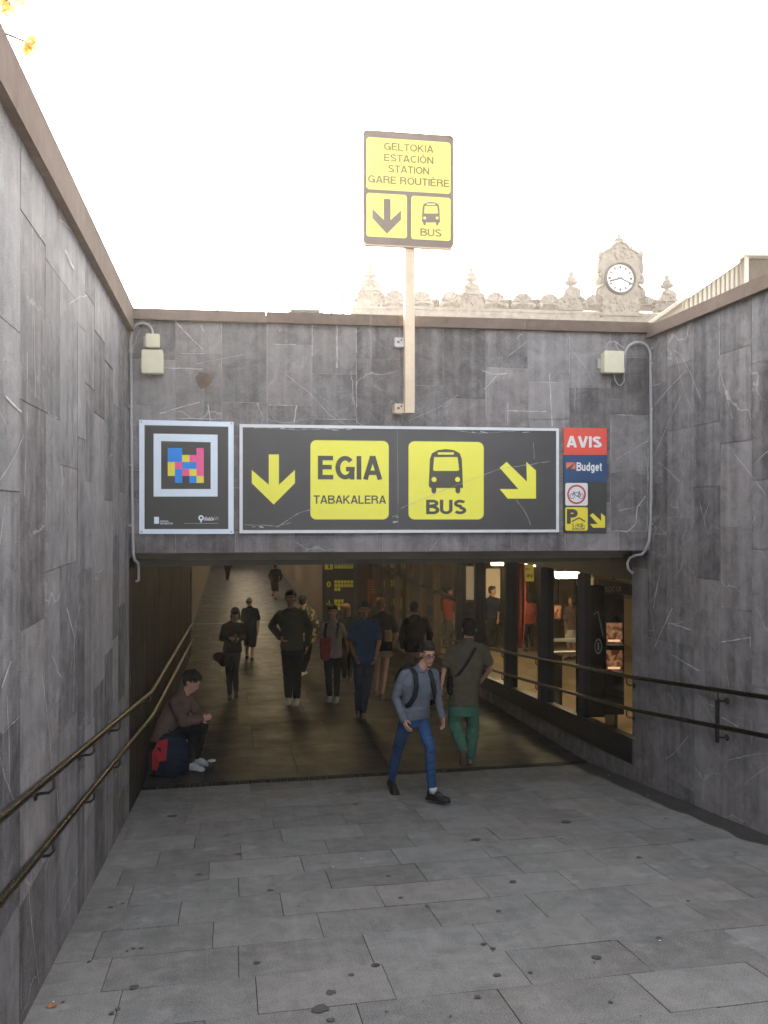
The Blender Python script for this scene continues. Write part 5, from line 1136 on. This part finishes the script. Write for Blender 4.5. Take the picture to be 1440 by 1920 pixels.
        m = MB(); m.cap(c+hf_*.089*s-hr*.02*s-hu*.064*s, c+hf_*.089*s+hr*.02*s-hu*.064*s, .006*s, .006*s, 8); m.ell(c+hf_*.092*s-hu*.064*s, hr*.018*s, hf_*.008*s, hu*.007*s); obj('mouth', m, M['lip'], root, True)
    return dict(root=root, s=sB, sh=sB*1.09, f=f, r=r, head=c, hf=hf_, hr=hr, hu=hu, hip=hip, neck=neck, sc=sc, sp=sp, shl=shl, shr=shr, ax=ax, elL=elL, waL=waL, elR=elR, waR=waR)
def ribbon(name, pts, nrm, w, th, mat, root):
    """flat strap following points"""
    m = MB(); vs = []
    for i, p in enumerate(pts):
        d = (pts[min(i+1, len(pts)-1)]-pts[max(0, i-1)]).normalized(); n_ = (nrm[i] if isinstance(nrm, list) else nrm).normalized(); s_ = d.cross(n_).normalized()
        vs += [p-s_*w/2-n_*th, p+s_*w/2-n_*th, p+s_*w/2, p-s_*w/2]
    fs = [(0, 1, 2, 3), tuple(reversed(range(len(vs)-4, len(vs))))]
    for i in range(len(pts)-1):
        for k in range(4): fs.append((i*4+k, i*4+(k+1) % 4, i*4+4+(k+1) % 4, i*4+4+k))
    m.add(vs, fs); return obj(name, m, mat, root, True)
def rucksack(q, label, cat, w=.3, h=.44, d=.17, mat='blackcloth', off=0.):
    """bag worn on the back of q: its own top-level thing; straps over the chest are its parts"""
    s, f, r = q['s'], q['f'], q['r']; c = q['sc']-f*(.13+d/2)*s-UP*.20*s+r*off
    rt = empty('backpack', c-UP*h*.5, label, cat); m = MB()
    m.ell(c, r*w*.5, f*d*.55, UP*h*.55); m.loft([(c-UP*h*.46, r*w*.44, f*d*.4), (c-UP*h*.3, r*w*.5, f*d*.5), (c+UP*h*.25, r*w*.46, f*d*.48), (c+UP*h*.46, r*w*.3, f*d*.3)]); m.ell(c-f*d*.5-UP*h*.15, r*w*.36, f*d*.2, UP*h*.22)
    blob('bag', m, M[mat], rt, .012, 2, .005)
    for sg_ in (-1, 1):
        sx = r*sg_*.095*s; top_ = q['sc']+UP*.045*s+sx
        pts = [c+UP*h*.42+sx*.8+f*d*.3, top_-f*.10*s, top_+UP*.028*s, top_+f*.098*s-UP*.03*s, q['sc']+sx*1.15+f*.146*s-UP*.12*s, q['sc']+sx*1.42+f*.142*s-UP*.23*s, q['sc']+sx*1.78+f*.075*s-UP*.33*s, q['sc']+sx*1.8-f*.03*s-UP*.37*s, c-UP*h*.32+sx*1.4+f*d*.4]
        nr = [UP, UP, UP, f+UP*.5, f, f+r*sg_*.3, f+r*sg_*1.5, r*sg_, r*sg_]; ribbon('strap', pts, nr, .055*s, .014, M['strap'], rt)
    return rt
q = person('young man with glasses in a grey sweater and blue jeans striding up the ramp', dict(head=(795, 1225), neck=(785, 1250), sL=(749, 1261), sR=(814, 1260), eL=(742, 1308), wL=(757, 1350), eR=(821, 1309), wR=(828, 1342), hip=(776, 1344), kL=(743, 1403), kR=(801, 1402), aL=(737, 1463), aR=(812, 1484), cL=(737, 1486), cR=(820, 1506), kd=(.03, .06), lean=.05, curl=(32, 30), shs=1.22),
    fa=28, nod=10, top=('sweater', 1., 0.02, .004), bot=('jeans', .97, -.004, 0), shoe='blackshoe', hairkind='quiff', vox=.007, face=True, armdy=(-.05, -.2, .05, .02), feet=(((.35, -1, 0), 22), ((.9, -.75, 0), -4)), hd=-6)
s, rt, c = q['sh'], q['root'], q['head']
m = MB()
for sg_ in (-1, 1):
    cc_ = c+q['hf']*.104*s+q['hr']*sg_*.033*s+q['hu']*.006*s; m.tube([cc_+q['hr']*.026*s*math.cos(2*math.pi*k/14)+q['hu']*.017*s*math.sin(2*math.pi*k/14) for k in range(15)], .0032*s, 6)
    m.tube([cc_+q['hr']*sg_*.026*s+q['hu']*.008*s, c+q['hf']*.0*s+q['hr']*sg_*.082*s+q['hu']*.01*s], .003*s, 6)
m.tube([c+q['hf']*.106*s-q['hr']*.01*s+q['hu']*.01*s, c+q['hf']*.106*s+q['hr']*.01*s+q['hu']*.01*s], .003*s, 6)
obj('glasses', m, M['specs'], rt, True)
s = q['s']; m = MB(); nk = q['sc']+(q['neck']-q['sc'])*.6; m.tube([nk+q['r']*.078*s*math.cos(k*math.pi/9)+q['f']*(.07*math.sin(k*math.pi/9)+.008)*s-UP*(.022*max(0, math.sin(k*math.pi/9)))*s for k in range(19)], .008, 8); obj('collar', m, M['collar'], rt, True)
for W_, E_ in ((q['waL'], q['elL']), (q['waR'], q['elR'])): 
    d = (W_-E_).normalized(); m = MB(); m.tube([W_-d*.045, W_-d*.02, W_+d*.008], [.038*s, .041*s, .037*s], 16); obj('cuff', m, M['sweater'], rt, True)
m = MB(); A_ = P(812, 1481, tfloor(820, 1506)); m.tube([A_-UP*.03, A_+UP*.02], .043*s, 14); obj('sock', m, M['sock'], rt, True)
rucksack(q, 'black backpack worn by the young man in the grey sweater', 'backpack', w=.34, h=.44)
q = person('man seen from behind in olive t-shirt and green trousers, hand on hip', dict(head=(880, 1180), neck=(879, 1199), sL=(843, 1216), sR=(908, 1213), eL=(833, 1254), wL=(829, 1279), eR=(921, 1252), wR=(905, 1273), hip=(869, 1319), kL=(853, 1360), kR=(887, 1362), aL=(868, 1404), aR=(882, 1416), cL=(868, 1424), cR=(881, 1430), kd=(.12, .04)),
    fa=180, top=('olive', .36, .0, .012), bot=('greenpants', .97, .018, 0), shoe='beigeshoe', lift=(True, False), armdy=(.02, -.02, 0, .16), feet=(((0, 1, 0), 62), ((.1, 1, 0), 0)), stout=1.12, vox=.009)
s = q['s']; m_ = q['sc']; pts = [m_+q['r']*.12*s+UP*.03*s+q['f']*.0, m_+q['r']*.09*s+UP*.005*s-q['f']*.128*s, m_-q['r']*.0-UP*.14*s-q['f']*.168*s, m_-q['r']*.11*s-UP*.3*s-q['f']*.158*s, m_-q['r']*.2*s-UP*.4*s-q['f']*.06*s]
bg_ = empty('sling_bag', pts[-1]-UP*.2, 'small dark sling bag worn across the back of the man in green trousers', 'bag'); ribbon('strap', pts, -q['f'], .035, .008, M['strap'], bg_)
m = MB(); cc_ = pts[-1]-UP*.06-q['r']*.02; m.loft([(cc_-UP*.1, q['f']*.09, q['r']*.03), (cc_, q['f']*.1, q['r']*.045), (cc_+UP*.1, q['f']*.08, q['r']*.03)]); blob('bag', m, M['blackcloth'], bg_, .01)
person('man in a dark olive hoodie, black trousers and white shoes walking out of the underpass', dict(head=(545, 1122), neck=(547, 1140), sL=(522, 1150), sR=(572, 1150), eL=(509, 1173), wL=(525, 1194), eR=(580, 1177), wR=(577, 1208), hip=(548, 1214), kL=(540, 1262), kR=(557, 1261), aL=(541, 1308), aR=(556, 1309), cL=(541, 1321), cR=(557, 1323), curl=(30, 20)),
    fa=2, nod=4, top=('hoodie', 1., .05, .016), bot=('darktrousers', .95, .012, 0), shoe='whiteshoe', skin='skin2', face=True, armdy=(.08, -.06, 0, 0))
person('woman in a black top looking down at a phone while walking on the left', dict(head=(441, 1152), neck=(438, 1164), sL=(420, 1173), sR=(453, 1172), eL=(416, 1197), wL=(432, 1197), eR=(456, 1195), wR=(446, 1198), hip=(436, 1219), kL=(429, 1260), kR=(441, 1259), aL=(431, 1301), aR=(443, 1297), cL=(433, 1312), cR=(444, 1308), curl=(40, 40)),
    fa=12, nod=32, top=('blackcloth', .9, .08, .012), bot=('darkjeans', .96, .0, 0), shoe='blackshoe', hairkind='long', armdy=(.02, -.22, .02, -.22), vox=.011)
tw_ = tfloor(438, 1310); m = MB(); Fp = Frame(P(441, 1196, tw_-.3), (1, 0, 0), (0, .5, .86), (0, -.86, .5)); m.box(Fp, -.035, .035, -.07, .07, 0, .01); obj('phone', m, M['black'], None, False, 'phone held by the woman in the black top', 'phone')
m = MB(); cc_ = P(412, 1232, tw_+.1); m.ell(cc_, Vector((.13, 0, 0)), Vector((0, .07, 0)), Vector((0, 0, .09))); m.ell(cc_+Vector((.06, 0, -.08)), Vector((.08, 0, 0)), Vector((0, .06, 0)), Vector((0, 0, .09)))
bg_ = empty('handbag', cc_-UP*.15, 'dark reddish handbag swinging at the side of the woman with the phone', 'bag'); blob('bag', m, fabric('maroon_bag', (.05, .015, .02)), bg_, .012); ribbon('strap', [cc_+Vector((.08, -.02, .05)), P(424, 1190, tw_-.16), P(428, 1172, tw_-.05)], Vector((0, -1, 0)), .025, .006, M['strap'], bg_)
person('grey haired man in dark shirt and shorts seen from behind, left of the hooded man', dict(head=(467, 1128), neck=(468, 1138), sL=(456, 1144), sR=(482, 1144), eL=(454, 1167), wL=(457, 1189), eR=(485, 1166), wR=(483, 1186), hip=(469, 1187), kL=(463, 1212), kR=(473, 1213), aL=(463, 1229), aR=(472, 1233), cL=(463, 1235), cR=(472, 1239)),
    fa=180, top=('navycloth', .34, .05, .02), bot=('navycloth', .42, .02, 0), shoe='blackshoe', hair='greyhair', hairkind='bald', vox=.013)
person('man in a black and cream checked shirt partly hidden behind the hooded man', dict(head=(568, 1127), neck=(571, 1138), sL=(562, 1144), sR=(587, 1146), eL=(560, 1170), wL=(560, 1190), eR=(593, 1170), wR=(591, 1192), hip=(572, 1200), kL=(563, 1232), kR=(574, 1234), aL=(560, 1262), aR=(569, 1258), cL=(560, 1268), cR=(570, 1265)),
    fa=165, top=('plaid', .95, .08, .02), bot=('darktrousers', .95, .01, 0), shoe='whiteshoe', vox=.013)
q = person('girl in a white t-shirt and dark trousers carrying a red bag', dict(head=(624, 1147), neck=(625, 1161), sL=(605, 1172), sR=(641, 1172), eL=(599, 1192), wL=(604, 1206), eR=(647, 1193), wR=(651, 1215), hip=(624, 1230), kL=(616, 1267), kR=(632, 1266), aL=(618, 1305), aR=(631, 1306), cL=(618, 1316), cR=(632, 1318)),
    fa=0, nod=6, top=('whitetee', .36, .03, .006), bot=('darktrousers', .95, .0, 0), shoe='greyshoe', hairkind='bun', face=True, skin='skin2', armdy=(0, -.12, 0, 0), vox=.011)
bg_ = empty('shoulder_bag', P(609, 1239, q['hip'].y-.18), 'red bag hanging in front of the girl in the white t-shirt', 'bag'); m = MB(); cc_ = P(610, 1216, q['hip'].y-.2)
m.loft([(cc_-UP*.19, Vector((.07, 0, 0)), Vector((0, .05, 0))), (cc_-UP*.05, Vector((.09, 0, 0)), Vector((0, .07, 0))), (cc_+UP*.17, Vector((.09, 0, 0)), Vector((0, .05, 0)))]); blob('bag', m, M['redbag'], bg_, .012, 2, .008)
ribbon('strap', [cc_+UP*.15, q['sc']-q['r']*.11+q['f']*.135-UP*.1, q['sc']-q['r']*.1+q['f']*.05+UP*.04], Vector((0, -1, .2)), .045, .01, M['strap'], bg_); ribbon('strap', [q['sc']+q['r']*.09+q['f']*.125-UP*.2, q['sc']+q['r']*.1+q['f']*.118-UP*.08, q['sc']+q['r']*.1+q['f']*.03+UP*.05], Vector((0, -1, .2)), .045, .01, M['strap'], bg_)
person('auburn haired woman in dark clothes behind the girl in white and the man in blue', dict(head=(650, 1143), neck=(650, 1155), sL=(636, 1163), sR=(666, 1163), eL=(633, 1188), wL=(636, 1207), eR=(668, 1188), wR=(666, 1208), hip=(650, 1212), kL=(645, 1243), kR=(656, 1244), aL=(646, 1272), aR=(656, 1270), cL=(646, 1280), cR=(656, 1278)),
    fa=180, top=('blackcloth', .9, .06, .01), bot=('darktrousers', .9, .0, 0), shoe='beigeshoe', hair='redhair', hairkind='long', vox=.013)
person('man in a royal blue t-shirt and dark blue jeans walking with crossed feet', dict(head=(683, 1144), neck=(684, 1158), sL=(660, 1168), sR=(707, 1167), eL=(656, 1205), wL=(665, 1230), eR=(711, 1204), wR=(705, 1230), hip=(682, 1234), kL=(673, 1287), kR=(687, 1288), aL=(672, 1332), aR=(680, 1336), cL=(673, 1344), cR=(681, 1350)),
    fa=5, nod=6, top=('bluetee', .36, .08, .012), bot=('indigo', .96, .004, 0), shoe='beigeshoe', skin='skin2', face=True, armdy=(-.04, -.2, -.04, -.18), vox=.010)
q = person('woman with bare legs in a dark top, seen behind the man in blue', dict(head=(713, 1134), neck=(716, 1147), sL=(701, 1157), sR=(736, 1158), eL=(699, 1184), wL=(705, 1203), eR=(745, 1190), wR=(738, 1210), hip=(717, 1218), kL=(706, 1258), kR=(721, 1260), aL=(705, 1294), aR=(717, 1300), cL=(704, 1304), cR=(717, 1309)),
    fa=172, top=('blackcloth', .34, .0, .012), bot=('skirt', .3, .014, .3), shoe='beigeshoe', hair='redhair', hairkind='bun', vox=.011)
bg_ = empty('shoulder_bag', P(728, 1203, q['hip'].y-.2), 'small mustard coloured bag at the arm of the bare legged woman', 'bag'); m = MB(); cc_ = P(728, 1192, q['hip'].y-.22); m.loft([(cc_-UP*.1, Vector((.07, 0, 0)), Vector((0, .03, 0))), (cc_+UP*.1, Vector((.06, 0, 0)), Vector((0, .03, 0)))]); blob('bag', m, fabric('mustard_bag', (.3, .19, .06)), bg_, .012); ribbon('strap', [cc_+UP*.1, P(727, 1168, q['hip'].y-.13), P(728, 1157, q['hip'].y)], Vector((0, -1, 0)), .02, .006, M['strap'], bg_)
q = person('person in a black jacket with a dark backpack walking in behind the young man', dict(head=(776, 1141), neck=(777, 1153), sL=(759, 1164), sR=(798, 1162), eL=(754, 1193), wL=(756, 1213), eR=(806, 1190), wR=(804, 1210), hip=(778, 1220), kL=(769, 1258), kR=(788, 1258), aL=(770, 1296), aR=(787, 1298), cL=(769, 1304), cR=(788, 1306)),
    fa=178, top=('blackcloth', .95, .0, .02), bot=('pinkshorts', .45, .02, 0), shoe='blackshoe', vox=.011)
rucksack(q, 'dark backpack on the person in the black jacket', 'backpack', w=.28, h=.4, d=.16)
person('distant walker in dark shorts coming down the middle of the corridor', dict(head=(516, 1062), neck=(516, 1067), sL=(508, 1070), sR=(525, 1070), eL=(505, 1080), wL=(508, 1088), eR=(528, 1080), wR=(525, 1089), hip=(515, 1091), kL=(512, 1105), kR=(518, 1107), aL=(511, 1114), aR=(517, 1121), cL=(511, 1118), cR=(517, 1124)),
    fa=180, top=('navycloth', .9, .1, .02), bot=('darktrousers', .5, .02, 0), shoe='blackshoe', vox=.016)
person('furthest walker at the left side of the corridor, head hidden by the lintel', dict(head=(427, 1043), neck=(427, 1047), sL=(421, 1050), sR=(433, 1050), eL=(420, 1057), wL=(421, 1064), eR=(434, 1057), wR=(433, 1064), hip=(427, 1066), kL=(425, 1077), kR=(428, 1077), aL=(425, 1086), aR=(428, 1086), cL=(425, 1089), cR=(428, 1089)),
    fa=180, top=('navycloth', .9, .1, .02), bot=('darktrousers', .9, .01, 0), shoe='blackshoe', vox=.02)
# seated man
q = person('man in a taupe sweatshirt sitting hunched by the left wall, arms on knees', dict(head=(357, 1278), neck=(347, 1294), sL=(328, 1313), sR=(350, 1308), eL=(343, 1354), wL=(374, 1348), eR=(369, 1334), wR=(380, 1344), hip=(309, 1384), kL=(371, 1366), kR=(380, 1362), aL=(360, 1430), aR=(372, 1421), cL=(360, 1446), cR=(372, 1435), s=.96, kd=(0, 0), curl=(40, 40)),
    fa=72, nod=30, top=('taupe', 1., .0, .018), bot=('darktrousers', .92, .012, 0), shoe='greyshoe', hairkind='messy', vox=.009, face=False, armdy=(-.22, -.2, .12, .0), feet=(((.9, -.35, 0), 0), ((.9, -.3, 0), 0)), seated=True)
tb = tfloor(316, 1459); bc = P(316, 1459, tb); sb_ = Frame(P(307, 1440, tb+.42), RT, D, UP)
m = MB(); zs = P(307, 1400, tb+.35).z; pz = zf(sb_.O.dot(D)); m.box(Frame((sb_.O.x, sb_.O.y, pz), RT, D, UP), -.17, .17, -.16, .16, 0.004, max(.1, q['hip'].z-pz-.13)); obj('box', m, M['cardboard'], None, False, 'low dark box serving as a seat under the hunched man', 'box')
rt = empty('backpack', bc, 'red and navy backpack standing on the floor in front of the seated man', 'backpack')
m = MB(); c = bc+Vector((0, .1, 0)); x_ = Vector((1, 0, 0)); y_ = Vector((0, 1, 0))
m.loft([(c+UP*.02, x_*.2, y_*.12), (c+UP*.15, x_*.215, y_*.14), (c+UP*.34, x_*.19, y_*.12), (c+UP*.47+x_*.03, x_*.12, y_*.08)]); m.ell(c+UP*.13-y_*.1+x_*.05, x_*.15, y_*.07, UP*.11); blob('bag', m, M['navybag'], rt, .01, 2, .008)
m = MB(); 
vs = [c+x_*a_-y_*(d_)+UP*b_ for a_, b_, d_ in ((-.19, .10, .085), (-.185, .30, .10), (-.12, .42, .075), (-.01, .45, .085), (-.01, .30, .14), (-.015, .22, .155), (-.09, .21, .15), (-.12, .10, .14))]
m.add(vs+[v-y_*.012 for v in vs], [tuple(range(8)), tuple(range(15, 7, -1))]+[(i, i+8, (i+1) % 8+8, (i+1) % 8) for i in range(8)]); obj('red_panel', m, M['brightred'], rt)
ribbon('strap', [c+UP*.46-y_*.06, c+UP*.52-x_*.02-y_*.02, c+UP*.46+x_*.06-y_*.06], -y_, .02, .01, M['strap'], rt)
tc_ = tfloor(397, 1440); c = P(397, 1440, tc_); cup = empty('begging_cup', c, 'small dark cup with a white rim on the floor by the seated man’s shoes', 'cup'); m = MB(); m.lathe(c, [(.03, .004), (.045, .085)], 16); obj('cup_body', m, M['cardboard'], cup, True)
m = MB(); m.lathe(c, [(.046, .085), (.05, .09), (.046, .095), (.01, .093)], 16); obj('rim', m, M['signwhite'], cup, True)
# people in the hall
for lb, hx, hy, cy_, tp_, bt_, fa_, hk in (('person in dark clothes and cap seen through the glass, left of the red banner', 922, 1108, 1219, 'navycloth', 'darktrousers', 60, 'short'), ('woman in a reddish top seen through the glass, right of the red banner', 992, 1120, 1222, 'redcoat', 'darktrousers', 200, 'long'),
        ('woman in a cream skirt walking in the hall under the nearest lamp', 1073, 1126, 1238, 'taupe', 'whitecloth', -60, 'long'), ('person in a rust coloured top seen through the far narrow panes', 840, 1109, 1216, 'redcoat', 'darkjeans', 90, 'short')):
    k = (cy_-hy)/112.; jj = lambda x, y: (hx+x*k, hy+y*k)
    person(lb, dict(head=(hx, hy), neck=jj(0, 10), sL=jj(-11, 16), sR=jj(11, 16), eL=jj(-13, 35), wL=jj(-12, 52), eR=jj(13, 35), wR=jj(12, 52), hip=jj(0, 52), kL=jj(-5, 80), kR=jj(5, 80), aL=jj(-6, 105), aR=jj(6, 104), cL=jj(-6, 112), cR=jj(6, 111)), fa=fa_, top=(tp_, .5, .05, .01), bot=(bt_, .9, .0, .9 if 'skirt' in lb else 0), hairkind=hk, vox=.014, ft=hallt)

t_ = tfloor(98, 1888); c = P(98, 1888, t_); m = MB(); vs = []
for k in range(10): a = 2*math.pi*k/10; rr = .022*(1 if k % 2 else .6); vs.append(c+Vector((rr*math.cos(a)*1.4, rr*math.sin(a), .006+.008*math.cos(a*2)+abs(math.sin(a))*.006)))
m.add(vs+[c+Vector((0, 0, .004))], [(k, (k+1) % 10, 10) for k in range(10)]); obj('fallen_leaf', m, M['leafdry'], None, False, 'small curled orange leaf on the paving at the bottom left', 'leaf')
# ---------------------------------------------------------------- haze volume added to stand in for lens glare
HDENS = .0009
hm = bpy.data.materials.new('glare_haze'); hm.use_nodes = True; nt = hm.node_tree; nt.nodes.clear(); ho = nt.nodes.new('ShaderNodeOutputMaterial'); hv = nt.nodes.new('ShaderNodeVolumePrincipled')
hv.inputs['Color'].default_value = (1, .93, .84, 1); hv.inputs['Density'].default_value = HDENS; hv.inputs['Anisotropy'].default_value = .7; nt.links.new(hv.outputs[0], ho.inputs['Volume'])
m = MB(); m.box(Frame((0, 0, 0), RT, D, UP), -135, 135, -95, 175, -5., 40); o = obj('haze', m, hm, None, False, kind='stuff', label='thin warm haze added in place of lens glare', cat='haze')
